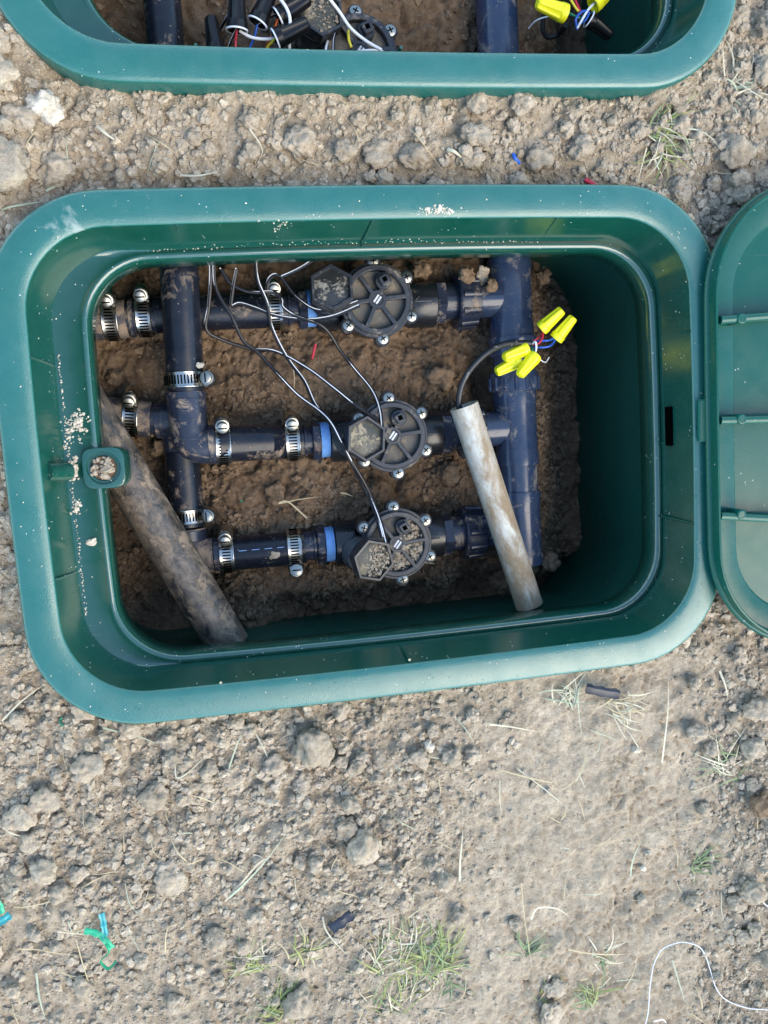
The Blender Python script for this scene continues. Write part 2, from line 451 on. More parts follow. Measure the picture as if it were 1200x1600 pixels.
def ground_z(x, y):
    x = np.asarray(x, float); y = np.asarray(y, float)
    lump = cloddy(x, y)
    z = -.027 + .012 * (fbm(x / .16, y / .16, 3, 1) - .5) + .006 * (fbm(x / .035, y / .035, 4, 2) - .5)
    wx = x + .006 * (vnoise(x / .01, y / .01, 31) - .5); wy = y + .006 * (vnoise(x / .01, y / .01, 32) - .5)
    d1 = domes(wx, wy, .030, 3)[0]; d2 = domes(wx, wy, .014, 4)[0]; d3, f1, f2, h = domes(wx, wy, .0075, 6)
    z = z + lump * (.35 * d1 * (fbm(x / .05, y / .05, 2, 9) > .48) + .45 * d2 + .5 * d3)
    # trodden soil: shallow plates with fine cracks and pits
    g1, g2, gh = worley(wx / .022, wy / .022, 12)
    k1, k2, kh = worley(wx / .009, wy / .009, 14)
    flat = 1 - lump
    patchy = sstep(.42, .62, fbm(x / .05, y / .05, 3, 44))
    z = z - flat * (.0026 * (1 - sstep(.0, .10, g2 - g1)) * patchy + .0018 * (1 - sstep(0, .16, k2 - k1)) * patchy)
    z = z + flat * (.0026 * (gh - .5) * patchy + .0013 * (kh - .5) + .0050 * (fbm(x / .016, y / .016, 4, 21) - .5) + .0036 * (fbm(wx / .0065, wy / .0065, 3, 27) - .5))
    z = z + .0014 * (vnoise(x / .0045, y / .0045, 23) - .5) + .0010 * (vnoise(x / .0024, y / .0024, 25) - .5)
    z = z + .010 * np.exp(-(np.maximum(box_dist(x, y), 0) / .009) ** 2) * sstep(.35, .65, fbm(x / .03, y / .03, 3, 77))
    # the heap left of the boxes, and the soil pressed against the rims
    z = z + .020 * np.exp(-(((x + .325) / .07) ** 2 + ((y - .27) / .07) ** 2))
    z = z + .010 * np.exp(-(((x - .36) / .06) ** 2 + ((y + .33) / .12) ** 2))
    z = z - .006 * np.exp(-(((y - .205) / .016) ** 2)) * (np.abs(x) < .3)
    return z

_gx = np.arange(-.60, .70, .0022); _gy = np.arange(-.80, .66, .0022)
_GZ = ground_z(*np.meshgrid(_gx, _gy))
def gzs(x, y):
    fx = np.clip((np.asarray(x, float) + .60) / .0022, 0, len(_gx) - 1.001); fy = np.clip((np.asarray(y, float) + .80) / .0022, 0, len(_gy) - 1.001)
    i = fx.astype(int); j = fy.astype(int); a = fx - i; b = fy - j
    return (_GZ[j, i] * (1 - a) + _GZ[j, i + 1] * a) * (1 - b) + (_GZ[j + 1, i] * (1 - a) + _GZ[j + 1, i + 1] * a) * b
def gz(x, y):
    fx = min(max((x + .60) / .0022, 0), len(_gx) - 1.001); fy = min(max((y + .80) / .0022, 0), len(_gy) - 1.001)
    i = int(fx); j = int(fy); a = fx - i; b = fy - j
    return float((_GZ[j, i] * (1 - a) + _GZ[j, i + 1] * a) * (1 - b) + (_GZ[j + 1, i] * (1 - a) + _GZ[j + 1, i + 1] * a) * b)
def grid_mesh(name, xs, ys, zf, mat, tintf, keep=None):
    X, Y = np.meshgrid(xs, ys)
    Z = zf(X, Y)
    nx, ny = len(xs), len(ys)
    co = np.stack([X, Y, Z], -1).reshape(-1, 3)
    i, j = np.meshgrid(np.arange(nx - 1), np.arange(ny - 1))
    a = (j * nx + i).ravel()
    q = np.stack([a, a + 1, a + nx + 1, a + nx], 1)
    if keep is not None:
        cx = (X[:-1, :-1] + X[1:, 1:]).ravel() / 2; cy = (Y[:-1, :-1] + Y[1:, 1:]).ravel() / 2
        q = q[keep(cx, cy)]
        used = np.unique(q); mp = np.full(len(co), -1); mp[used] = np.arange(len(used)); co = co[used]; q = mp[q]
    return np_mesh(name, co, q, mat, tintf(co[:, 0], co[:, 1], co[:, 2]), True)
def np_mesh(name, co, faces, mat, tint=None, smooth=True):
    k = faces.shape[1]
    me = bpy.data.meshes.new(name)
    me.vertices.add(len(co)); me.vertices.foreach_set('co', np.ascontiguousarray(co, np.float32).ravel())
    me.loops.add(faces.size); me.loops.foreach_set('vertex_index', np.ascontiguousarray(faces, np.int32).ravel())
    me.polygons.add(len(faces)); me.polygons.foreach_set('loop_start', np.arange(len(faces), dtype=np.int32) * k)
    me.polygons.foreach_set('use_smooth', np.full(len(faces), smooth))
    me.update(calc_edges=True)
    if tint is not None:
        at_ = me.attributes.new('tint', 'FLOAT', 'POINT'); at_.data.foreach_set('value', np.ascontiguousarray(tint, np.float32))
    me.materials.append(mat)
    o = bpy.data.objects.new(name, me); col.objects.link(o)
    return o

RES = .0022
xs = np.arange(-.52, .60, RES); ys = np.arange(-.74, .58, RES)
def ground_tint(x, y, z):
    t = .52 + .5 * (fbm(x / .06, y / .06, 4, 61) - .5) + .25 * (vnoise(x / .004, y / .004, 63) - .5)
    t = t + .02 * (1 - cloddy(x, y)) - .30 * sstep(.27, .32, x) * (y < -.2)                   # damper soil at the right
    return np.clip(t, 0, 1)
g = grid_mesh('ground', xs, ys, ground_z, M['soil'], ground_tint, lambda x, y: ~inside_box(x, y, -.012))
tag(g, 'bare tan garden soil around the green boxes', kind='structure')
def far_z(x, y): return ground_z(x, y) * 0 - .030 + .02 * (fbm(x / .9, y / .9, 4, 71) - .5)
far_x = np.concatenate([np.linspace(-60, -2, 30), np.linspace(-1.9, 1.9, 191), np.linspace(2, 60, 30)])
fg = grid_mesh('ground_beyond', far_x, far_x, lambda x, y: far_z(x, y) - .02 * ((x > -.52) & (x < .60) & (y > -.74) & (y < .58)), M['soil'],
               lambda x, y, z: .5 + 0 * x, lambda x, y: ~((x > -.50) & (x < .58) & (y > -.72) & (y < .56)))
tag(fg, 'bare soil stretching away beyond the boxes', kind='structure')

# soil inside the two pits
WALL = (-.240, .243, -.161, .167)           # inner wall of a box: x0, x1, y0, y1
def pit_z(x, y, seed=0):
    z = -.160 + .026 * (fbm(x / .08, y / .08, 3, 101 + seed) - .5)
    z = z - .070 * sstep(.170, .236, x) - .034 * sstep(-.130, -.156, y) * sstep(-.12, -.08, x)                                   # slumps towards the right wall
    z = z - .045 * np.exp(-(((x + .185) / .035) ** 2 + ((y + .135) / .035) ** 2))   # hollow in the near left corner
    z = z - .030 * np.exp(-(((x - .125) / .013) ** 2 + ((y - .052) / .026) ** 2))   # gaps beside the manifold
    z = z - .030 * np.exp(-(((x - .110) / .020) ** 2 + ((y + .128) / .020) ** 2))
    z = z + .016 * np.exp(-(((x - .085) / .05) ** 2 + ((y - .163) / .016) ** 2))
    z = z + .010 * np.exp(-(((x + .02) / .09) ** 2 + ((y - .065) / .03) ** 2))
    z = z + .010 * np.exp(-(((x + .02) / .09) ** 2 + ((y + .04) / .018) ** 2))
    wx = x + .012 * (vnoise(x / .02, y / .02, 131) - .5); wy = y + .012 * (vnoise(x / .02, y / .02, 132) - .5)
    d1 = domes(wx, wy, .034, 103 + seed, .3, .75)[0]; d2 = domes(wx, wy, .016, 104 + seed, .3, .7)[0]; d3 = domes(wx, wy, .008, 105 + seed)[0]
    z = z + .34 * d1 + .36 * d2 + .50 * d3
    f1, f2, h = worley(wx / .030, wy / .030, 107 + seed)
    z = z - .004 * (1 - sstep(0, .07, f2 - f1)) * sstep(.50, .62, fbm(x / .06, y / .06, 3, 108))
    z = z + .0050 * (fbm(x / .008, y / .008, 4, 121) - .5) + .0016 * (vnoise(x / .0030, y / .0030, 125) - .5)
    d4 = domes(wx, wy, .0045, 106 + seed)[0]
    z = z + .5 * d4 * (fbm(x / .03, y / .03, 3, 128) > .46)
    return z
for k, off in enumerate((Vector((0, 0, 0)), UP)):
    r_ = .0015 if k == 0 else .0026
    px = np.arange(WALL[0] - .012, WALL[1] + .012, r_); py = np.arange(WALL[2] - .012, WALL[3] + .012, r_)
    o = grid_mesh('pit_soil', px, py, lambda x, y: pit_z(x, y, k * 40), M['damp'],
                  lambda x, y, z: np.clip(.5 + .7 * (fbm(x / .05, y / .05, 3, 141) - .5) + .3 * (vnoise(x / .005, y / .005, 9) - .5), 0, 1))
    o.location = off
    tag(o, ('damp brown soil in the pit of the open valve box', 'dark soil in the pit of the far valve box')[k], kind='structure')

# ------------------------------------------------------------------ valve boxes
def rring(x0, x1, y0, y1, r, z, bow=.003, nc=12, ns=22):
    P = []
    cs = [(x1 - r, y1 - r, 0), (x0 + r, y1 - r, 90), (x0 + r, y0 + r, 180), (x1 - r, y0 + r, 270)]
    for i, (cx, cy, a0) in enumerate(cs):
        for k in range(nc + 1):
            a = math.radians(a0 + 90 * k / nc)
            P.append((cx + r * math.cos(a), cy + r * math.sin(a)))
        nx_, ny_, na = cs[(i + 1) % 4]
        a = math.radians(a0 + 90)
        p0 = (cx + r * math.cos(a), cy + r * math.sin(a)); p1 = (nx_ + r * math.cos(a), ny_ + r * math.sin(a))
        for k in range(1, ns):
            t = k / ns
            P.append((p0[0] + (p1[0] - p0[0]) * t, p0[1] + (p1[1] - p0[1]) * t))
    mx, my, hx, hy = (x0 + x1) / 2, (y0 + y1) / 2, (x1 - x0) / 2, (y1 - y0) / 2
    out = []
    for x, y in P:
        u, v = (x - mx) / hx, (y - my) / hy
        out.append(Vector((x + bow * u * (1 - v * v), y + bow * v * (1 - u * u), z)))
    return out
def ins(d, r, z, bow=.003): return rring(-OUT[0] + d, OUT[0] - d, -OUT[1] + d, OUT[1] - d, r, z, bow)
OPEN = (-.215, .234, -.151, .150)
def opn(e, z, r=.046): return rring(OPEN[0] - e, OPEN[1] + e, OPEN[2] - e, OPEN[3] + e, r + e, z)
def wl(e, z): return rring(WALL[0] - e, WALL[1] + e, WALL[2] - e, WALL[3] + e, .055, z)

bx = empty('valve_box', (0, 0, 0), 'open green plastic valve box in the middle with three valves inside', 'valve box', 'green valve boxes set in the soil')
rim_rings = [ins(.004, .074, -.20), ins(.0012, .077, -.03), ins(0, .078, -.0036), ins(.0004, .0778, -.0018), ins(.0014, .0772, -.0006), ins(.0034, .0755, .0001),
             ins(.012, .070, .0009), ins(.019, .063, .0006), ins(.0238, .058, -.0002), ins(.0248, .057, -.0009), ins(.0252, .0565, -.0022)]
MB().loft(rim_rings).build('rim', M['greenrim'], bx, angle=60)
rec_rings = [ins(.0252, .0565, -.0022), ins(.0325, .0510, -.0345), ins(.0335, .0500, -.0372), opn(.0080, -.0380, .042), opn(.0060, -.0366), opn(.0042, -.0360), opn(.0022, -.0372),
             opn(.0006, -.0405), opn(0, -.0450), opn(.0004, -.0600), opn(.003, -.0615)]
rec = MB().loft(rec_rings).build('lid_seat', M['green'], bx, angle=60)
MB().loft([opn(.003, -.0616), wl(-.002, -.0600), wl(0, -.066), wl(.003, -.15), wl(.010, -.30)]).build('wall', M['greenwall'], bx, angle=50)
def slope_pt(u, v, up):
    return at(u, v, -.0015 if up else -.0365)
for (a, b_) in (((583, 343), (565, 380)), ((276, 351), (281, 379)), ((47, 557), (84, 572)), ((88, 905), (119, 893)), ((345, 1067), (338, 1042)),
                ((1080, 517), (1034, 528)), ((1084, 818), (1030, 806)), ((870, 339), (846, 372)), ((640, 1031), (622, 1006))):
    p, q = slope_pt(*a, True), slope_pt(*b_, False)
    MB().tube([p, q], .0011, 8).build('rib', M['green'], bx)
# lock lug with its bolt hole on the left of the seat
lug = MB()
cxl, cyl = -.2165, -.0010
n_ = 48
def sq(hw, r, z, cx=cxl, cy=cyl, n=n_):
    P = []
    for k in range(n):
        a = 2 * PI * k / n
        c, s_ = math.cos(a), math.sin(a)
        e = 4.5
        rr = hw / ((abs(c) ** e + abs(s_) ** e) ** (1 / e))
        P.append(Vector((cx + rr * c, cy + rr * s_, z)))
    return P
def ci(r, z, cx=cxl, cy=cyl, n=n_): return [Vector((cx + r * math.cos(2 * PI * k / n), cy + r * math.sin(2 * PI * k / n), z)) for k in range(n)]
lug.loft([sq(.0158, 0, -.062), sq(.0158, 0, -.0345), sq(.0153, 0, -.0335), sq(.0143, 0, -.0332), ci(.0125, -.0332), ci(.0120, -.0338), ci(.0118, -.0352), ci(.0106, -.0352), ci(.0103, -.0345), ci(.0098, -.0345), ci(.0095, -.036), ci(.0092, -.060)])
lg = lug.build('lock_lug', M['green'], bx, angle=40)
MB().lathe((cxl, cyl, -.0362), (0, 0, 1), [(0, .0093), (.0006, .0093), (.0009, 0.0001)], 24, caps=False).build('dirt_plug', M['damp'], lg)
lat = MB()
for k in range(9):
    pass
a0_, a1_ = at(72, 737, -.012), at(106, 737, -.030)
lat.tube([a0_, a1_], .0068, 14)
lat.build('latch_block', M['green'], bx, angle=50)
sp = MB()
p0, p1 = Vector((.2488, 0, -.004)), Vector((.2418, 0, -.0345))
s0, s1 = p0.lerp(p1, .62), p0.lerp(p1, .80)
ctr = at(1044, 666, -.026)
sdirv = (p1 - p0).normalized()
nrm_ = Vector((-.97, 0, .22)).normalized()
q_ = []
for sx, sy in ((-1, -1), (1, -1), (1, 1), (-1, 1)):
    q_.append(ctr + sdirv * (.0030 * sx) + Vector((0, .0165 * sy, 0)))
sp.add([p + nrm_ * .0006 for p in q_] + [p - nrm_ * .004 for p in q_], [(0, 1, 2, 3), (0, 4, 5, 1), (1, 5, 6, 2), (2, 6, 7, 3), (3, 7, 4, 0)])
sp.build('tab_slot_shade', M['hole_shade'], bx, smooth=False)  # black block proud of the slope, painting the dark of an uncut slot

from mathutils.bvhtree import BVHTree
dg = bpy.context.evaluated_depsgraph_get()
bvs = [BVHTree.FromPolygons([tuple(v.co) for v in o.data.vertices], [tuple(p.vertices) for p in o.data.polygons]) for o in bx.children if o.name.split('.')[0] in ('rim', 'lid_seat', 'lock_lug')]
def drop_on_box(x, y):
    best = None
    for b in bvs:
        h = b.ray_cast(Vector((x, y, .2)), Vector((0, 0, -1)))
        if h[0] is not None and (best is None or h[0].z > best[0].z): best = (h[0], h[1])
    return best

# ------------------------------------------------------------------ crumbs: small faceted grains joined into one mesh
def ico(sub, seed, jit):
    import bmesh
    bm = bmesh.new(); bmesh.ops.create_icosphere(bm, subdivisions=sub, radius=1.0)
    V = np.array([v.co[:] for v in bm.verts]); F = np.array([[v.index for v in f.verts] for f in bm.faces]); bm.free()
    for i in range(len(V)):
        p = Vector(V[i])
        d = 1 + jit * mnoise.noise(p * 1.1 + Vector((seed * 3.1, 0, 0))) + jit * .6 * mnoise.noise(p * 2.6 + Vector((0, seed * 1.7, 0)))
        if sub >= 3:
            d += .16 * mnoise.noise(p * 4.5 + Vector((seed, seed, 0))) + .11 * mnoise.noise(p * 9 + Vector((seed, 0, seed))) + .06 * mnoise.noise(p * 18 + Vector((0, seed, seed)))
            v1 = mnoise.voronoi(p * 2.2 + Vector((seed * 2.3, 0, 4)))[0]
            d += .16 * (v1[1] - v1[0]) - .06
        V[i] *= d
    return V, F
T0 = [ico(1, i, .55) for i in range(10)]
def octa(seed):
    V = np.array([(1, 0, 0), (-1, 0, 0), (0, 1, 0), (0, -1, 0), (0, 0, 1), (0, 0, -1)], float)
    rs_ = np.random.default_rng(seed)
    V = V * rs_.uniform(.65, 1.25, (6, 1)) + rs_.uniform(-.25, .25, (6, 3))
    return V, np.array([(0, 2, 4), (2, 1, 4), (1, 3, 4), (3, 0, 4), (2, 0, 5), (1, 2, 5), (3, 1, 5), (0, 3, 5)])
TO = [octa(i) for i in range(16)]
T1 = [ico(2, i + 20, .75) for i in range(10)]
def crumbs(name, P, R, mat, templates, flat=.75, parent=None, smooth=False):
    n = len(P)
    th = rng.uniform(0, 2 * PI, n); ph = np.arccos(rng.uniform(-1, 1, n)); ps = rng.uniform(0, 2 * PI, n)
    ca, sa, cb, sb, cc, s_c = np.cos(th), np.sin(th), np.cos(ph), np.sin(ph), np.cos(ps), np.sin(ps)
    Rm = np.empty((n, 3, 3))
    Rm[:, 0, 0] = ca * cb * cc - sa * s_c; Rm[:, 0, 1] = -ca * cb * s_c - sa * cc; Rm[:, 0, 2] = ca * sb
    Rm[:, 1, 0] = sa * cb * cc + ca * s_c; Rm[:, 1, 1] = -sa * cb * s_c + ca * cc; Rm[:, 1, 2] = sa * sb
    Rm[:, 2, 0] = -sb * cc; Rm[:, 2, 1] = sb * s_c; Rm[:, 2, 2] = cb
    S = np.stack([rng.uniform(.75, 1.2, n), rng.uniform(.75, 1.2, n), rng.uniform(.6, 1.0, n)], 1)
    which = rng.integers(0, len(templates), n)
    cos, fcs, tn = [], [], []; base = 0
    tt = rng.uniform(.2, .95, n)
    for k, (V, F) in enumerate(templates):
        idx = np.nonzero(which == k)[0]
        if len(idx) == 0: continue
        L = V[None] * S[idx][:, None, :]
        Wd = np.einsum('nij,nvj->nvi', Rm[idx], L)
        Wd[:, :, 2] *= flat
        Wd = Wd * R[idx][:, None, None] + P[idx][:, None, :]
        nv = len(V)
        cos.append(Wd.reshape(-1, 3)); fcs.append((F[None] + (np.arange(len(idx)) * nv)[:, None, None] + base).reshape(-1, 3))
        tn.append(np.repeat(tt[idx], nv)); base += len(idx) * nv
    o = np_mesh(name, np.concatenate(cos), np.concatenate(fcs), mat, np.concatenate(tn), smooth)
    if parent is not None: o.parent = parent
    return o

def power_r(n, lo, hi, a=2.6):
    u = rng.uniform(0, 1, n)
    return (lo ** (1 - a) + u * (hi ** (1 - a) - lo ** (1 - a))) ** (1 / (1 - a))
def scatter_ground(n, lo, hi, a, flat_keep, soft):
    x = rng.uniform(-.38, .40, n); y = rng.uniform(-.61, .36, n); r = power_r(n, lo, hi, a)
    k = cloddy(x, y)
    cl = fbm(x / .035, y / .035, 3, 201)
    ok = (rng.uniform(0, 1, n) < (k * sstep(.30 - soft, .58 - soft, cl) + flat_keep)) & ~inside_box(x, y, .0005) & ~(inside_box(x, y, .0015) & (r > .0022))
    return x[ok], y[ok], r[ok]
xa_, ya_, ra_ = scatter_ground(150000, .0006, .0018, 1.7, .0, .20)
n = 70000                                   # sandy grains everywhere
xb_ = rng.uniform(-.38, .40, n); yb_ = rng.uniform(-.61, .36, n); rb_ = power_r(n, .00032, .0009, 2.0)
ok = (rng.uniform(0, 1, n) < .25 + .75 * sstep(.38, .62, fbm(xb_ / .025, yb_ / .025, 3, 231))) & ~inside_box(xb_, yb_, .0003)
x = np.concatenate([xa_, xb_[ok]]); y = np.concatenate([ya_, yb_[ok]]); r = np.concatenate([ra_, rb_[ok]])
o = crumbs('soil_grains', np.stack([x, y, gzs(x, y) + r * .25], 1), r, M['crumb'], TO, flat=.7)
tag(o, 'fine dry soil grains strewn over the ground', 'soil grains', kind='stuff')
x, y, r = scatter_ground(22000, .0017, .0042, 2.7, .0015, .14)
o = crumbs('soil_crumbs', np.stack([x, y, gzs(x, y) + r * .40], 1), r, M['crumb'], T1, flat=.70)
tag(o, 'pea sized dry soil crumbs strewn over the ground', 'soil crumbs', kind='stuff')
# damp crumbs in the pits
for k, off in enumerate((Vector((0, 0, 0)), UP)):
    n = 34000 if k == 0 else 4000
    x = rng.uniform(WALL[0] + .004, WALL[1] - .004, n); y = rng.uniform(WALL[2] + .004, WALL[3] - .004, n); r = power_r(n, .0007, .0055, 2.3)
    ok = rng.uniform(0, 1, n) < sstep(.40, .62, fbm(x / .04, y / .04, 3, 211)) + .25 * (x > .16) + .12
    x, y, r = x[ok], y[ok], r[ok]
    o = crumbs('pit_crumbs', np.stack([x, y, pit_z(x, y, 40 * k) + r * .35], 1), r, M['dampclod'], TO)
    o.location = off
    tag(o, ('loose damp soil crumbs inside the open valve box', 'loose damp soil crumbs inside the far valve box')[k], 'soil crumbs', kind='stuff')

# clods: each its own object
CL = []
for i in range(12):
    V, F = ico(4, 40 + i * 3, .42)
    V[:, 2] *= .78
    me_o = np_mesh('soil_clod', V, F, M['clod'], np.full(len(V), .55), True)
    CL.append(me_o.data); col.objects.unlink(me_o); bpy.data.objects.remove(me_o)
def put_clod(x, y, r, label, group=None, mat=None, k=None, z=None, cat='soil clod', name='soil_clod', sink=.45, sq=(1, 1, 1)):
    k = random.randrange(12) if k is None else k
    me = CL[k]
    if mat is not None:
        me = CL[k].copy(); me.materials.clear(); me.materials.append(mat)
    o = bpy.data.objects.new(name, me); col.objects.link(o)
    zz = gz(x, y) if z is None else z
    o.location = (x, y, zz + r * sink * sq[2])
    o.rotation_euler = (random.uniform(-.4, .4), random.uniform(-.4, .4), random.uniform(0, 6.28))
    o.scale = (r * sq[0], r * sq[1], r * sq[2])
    return tag(o, label, cat, group)
big = [(75, 172, 23, 'pale angular stone beside the near left corner of the far box', 'stone'),
       (590, 236, 27, 'broad flat clod in the strip between the boxes, left of its neighbour', None),
       (648, 242, 22, 'squarish grey clod second in the pair between the boxes', None),
       (470, 222, 24, 'rounded pale grey clod in the strip above the pair of wires', None),
       (842, 244, 22, 'tan clod in the strip above the wide manifold', None),
       (910, 232, 19, 'upright greyish clod right of the tan one in the strip', None),
       (742, 163, 17, 'small two tone clod against the rim of the far box', None),
       (1148, 238, 27, 'large dark clod near the right edge above the lid', None),
       (12, 266, 36, 'large tan lump at the left edge between the boxes', None),
       (88, 262, 25, 'crumbly lump right of the large left edge lump', None),
       (38, 190, 20, 'grey lump left of the pale angular stone', None),
       (6, 128, 26, 'dark grey lump at the left edge beside the far box', None),
       (490, 1166, 33, 'large hollow topped clod below the near rim', None),
       (140, 1196, 22, 'knobbly clod left of centre below the near left corner', None),
       (240, 1242, 23, 'ragged clod near the row of straws at lower left', None),
       (565, 1318, 30, 'large tan clod in the centre of the lower ground', None),
       (430, 1196, 19, 'round clod left of the hollow topped clod', None),
       (265, 1374, 26, 'flat pale clod half sunk in the lower left soil', None),
       (70, 1356, 21, 'rounded clod near the left edge, lower down', None),
       (466, 1566, 27, 'tan clod beside the grass at the bottom edge', None),
       (1188, 1252, 26, 'dark damp clod at the right edge of the lower ground', 'damp'),
       (1166, 1388, 23, 'tan clod near the right edge above the white string', None),
       (862, 1588, 26, 'flat slab of soil at the bottom edge', None),
       (868, 1546, 20, 'thin flat clod above the bottom edge slab', None),
       (670, 1166, 10, 'single pale pebble on the smooth trodden soil', 'stone'),
       (1005, 1357, 6, 'tiny white pebble on the smooth soil at right', 'stone'),
       (1178, 1105, 26, 'brown clod at the right edge below the lid', None),
       (1192, 1492, 20, 'pale clod at the right edge beside the white string', None),
       (34, 1275, 24, 'big rounded clod at the left edge below the box', None),
       (130, 1110, 17, 'pale clod under the near left rim corner', None)]
bigxy = []
for u, v, rp, lab, mk in big:
    p = at(u, v, -.022); r = rp / 1.95 / 1000 * 1.0
    flat_ = .55 if 'flat' in lab or 'slab' in lab else .85
    put_clod(p.x, p.y, r, lab, None, {'stone': M['stone'], 'damp': M['dampclod'], None: None}[mk], cat='stone' if mk == 'stone' else 'soil clod', name='pebble' if mk == 'stone' else 'soil_clod', sq=(1, random.uniform(.75, 1), flat_))
    bigxy.append((p.x, p.y, r))
for u_, v_ in ((938, 1079), (533, 1440), (150, 1450), (166, 1462), (166, 1435), (172, 1490), (8, 1430), (932, 282), (805, 248)):
    p = at(u_, v_, -.022); bigxy.append((p.x, p.y, .013))
n = 2600
x = rng.uniform(-.36, .38, n); y = rng.uniform(-.58, .34, n); r = power_r(n, .0034, .0100, 3.2)
k = cloddy(x, y)
ok = (rng.uniform(0, 1, n) < k * sstep(.35, .6, fbm(x / .05, y / .05, 2, 205) + .08) + .006) & ~inside_box(x, y, .003)
x, y, r = x[ok], y[ok], r[ok]
order = np.argsort(-r)[:270]
for i in order:
    if any((x[i] - a) ** 2 + (y[i] - b) ** 2 < (r[i] * .6 + c * .8) ** 2 for a, b, c in bigxy): continue
    if y[i] > .19 and abs(x[i]) < .27: la = 'small crumbly soil clod in the strip between the two boxes'
    elif y[i] > -.19: la = 'small crumbly soil clod beside the boxes'
    elif x[i] < 0: la = 'small crumbly tan soil clod on the loose ground at lower left'
    else: la = 'small crumbly tan soil clod on the ground at lower right'
    put_clod(x[i], y[i], r[i], la, 'small soil clods scattered on the bare ground', sink=.5)
# a few clods in the main pit
for i, (u, v, rp, zz) in enumerate([(372, 617, 9, -.145), (225, 665, 16, -.140), (250, 440 + 260, 13, -.142), (730, 430, 14, -.115), (770, 445, 10, -.108), (850, 430, 13, -.15), (660, 420, 15, -.128), (860, 880, 17, -.150), (785, 910, 20, -.155), (180, 590, 13, -.15), (430, 770, 18, -.150), (690, 590, 22, -.148), (560, 600, 16, -.15), (700, 740, 20, -.15)]):
    p = at(u, v, zz)
    put_clod(p.x, p.y, rp / 1.7 / 1000, 'damp brown clod lying on the soil inside the open valve box', 'damp clods inside the open valve box', M['dampclod'], z=zz - .004, sink=.3)

# ------------------------------------------------------------------ dirt on the first box
def box_crumbs(name, pts, rs, mat, smooth=False):
    P, R = [], []
    for (x_, y_), r_ in zip(pts, rs):
        h = drop_on_box(x_, y_)
        if h is None or h[0].z < -.05: continue
        P.append((h[0].x, h[0].y, h[0].z + r_ * .3)); R.append(r_)
    o = crumbs(name, np.array(P), np.array(R), mat, T1, flat=.6, parent=bx, smooth=smooth)
    o['kind'] = 'stuff'
    return o
pts, rs = [], []
def cluster(u, v, su, sv, n, lo, hi, zz=-.03, ang=0):
    for _ in range(n):
        a, b = random.gauss(0, su), random.gauss(0, sv)
        c, s_ = math.cos(ang), math.sin(ang)
        p = at(u + a * c - b * s_, v + a * s_ + b * c, zz)
        pts.append((p.x, p.y)); rs.append(float(power_r(1, lo, hi, 2.2)[0]))
cluster(120, 662, 11, 9, 90, .0004, .0026, -.037, -.7)
cluster(107, 690, 4, 14, 40, .0003, .0012, -.037)
cluster(116, 736, 5, 9, 30, .0006, .0028, -.037)
cluster(118, 792, 5, 6, 22, .0005, .0022, -.037)
cluster(684, 330, 14, 4, 90, .0004, .0013, 0)
cluster(435, 350, 14, 2, 24, .0003, .0008, -.003)
cluster(675, 896 + 55, 40, 2, 40, .0002, .0006, -.036)
for d_ in np.linspace(0, 1, 330):      # dirt caught in the joint between slope and seat
    u = None
    if d_ < .62:
        t = d_ / .62; P_ = Vector((-.2412, .085 - .20 * t, 0))
    else:
        t = (d_ - .62) / .38; P_ = Vector((-.17 + .31 * t, .1590 + .003 * math.sin(PI * t), 0))
    if random.random() < .7:
        pts.append((P_.x + random.gauss(0, .0006), P_.y + random.gauss(0, .0006))); rs.append(random.uniform(.00025, .0007))
for _ in range(170):
    a = random.choice('lrtb'); s_ = random.random()
    ux = random.uniform(-.27, .27); uy = random.uniform(-.19, .19)
    e = random.uniform(.003, .05)
    p = {'l': (-.275 + e, uy), 'r': (.275 - e, uy), 't': (ux, .192 - e), 'b': (ux, -.192 + e)}[a]
    pts.append(p); rs.append(random.uniform(.0002, .0006))
box_crumbs('dirt_crumbs', pts, rs, M['stone'])
# soil lying in the lug's bolt hole
P_, R_ = [], []
for _ in range(34):
    a = random.uniform(0, 6.28); q = .0085 * math.sqrt(random.random())
    P_.append((cxl + q * math.cos(a), cyl + q * math.sin(a), -.0352 + random.uniform(0, .0015))); R_.append(random.uniform(.0008, .0024))
P_.append((cxl + .002, cyl - .001, -.0345)); R_.append(.0046)
o = crumbs('hole_dirt', np.array(P_), np.array(R_), M['clod'], T1, flat=.8, parent=bx); o['kind'] = 'stuff'
# water beads
WV = MB()
nb = 0
while nb < 190:
    if nb < 110: u, v = random.uniform(1018, 1100), random.uniform(430, 960)
    elif nb < 200: u, v = random.uniform(120, 900), random.uniform(1020, 1110)
    elif nb < 230: u, v = random.uniform(120, 1000), random.uniform(300, 385)
    else: u, v = random.uniform(60, 200), random.uniform(900, 1080)
    nb += 1
    p = at(u, v, -.01); h = drop_on_box(p.x, p.y)
    if h is None or h[0].z < -.05: continue
    r_ = random.uniform(.0004, .0010) * (1 if random.random() < .85 else 1.5)
    nz = Vector(h[1]); nz = nz if nz.z > 0 else -nz
    WV.lathe(h[0] - nz * .00005, nz, [(0, r_), (r_ * .25, r_ * .9), (r_ * .42, r_ * .55), (r_ * .48, 0.00001)], 10, caps=False)
o = WV.build('water_drops', M['water'], bx, angle=80); o['kind'] = 'stuff'

# the far box: the same moulding
fb = empty('valve_box', UP, 'second green valve box at the top edge, partly in view', 'valve box', 'green valve boxes set in the soil')
for ch in list(bx.children):
    if ch.name.split('.')[0] in ('rim', 'lid_seat', 'wall', 'rib', 'latch_block', 'tab_slot_shade', 'lock_lug'): copy_tree(ch, fb)

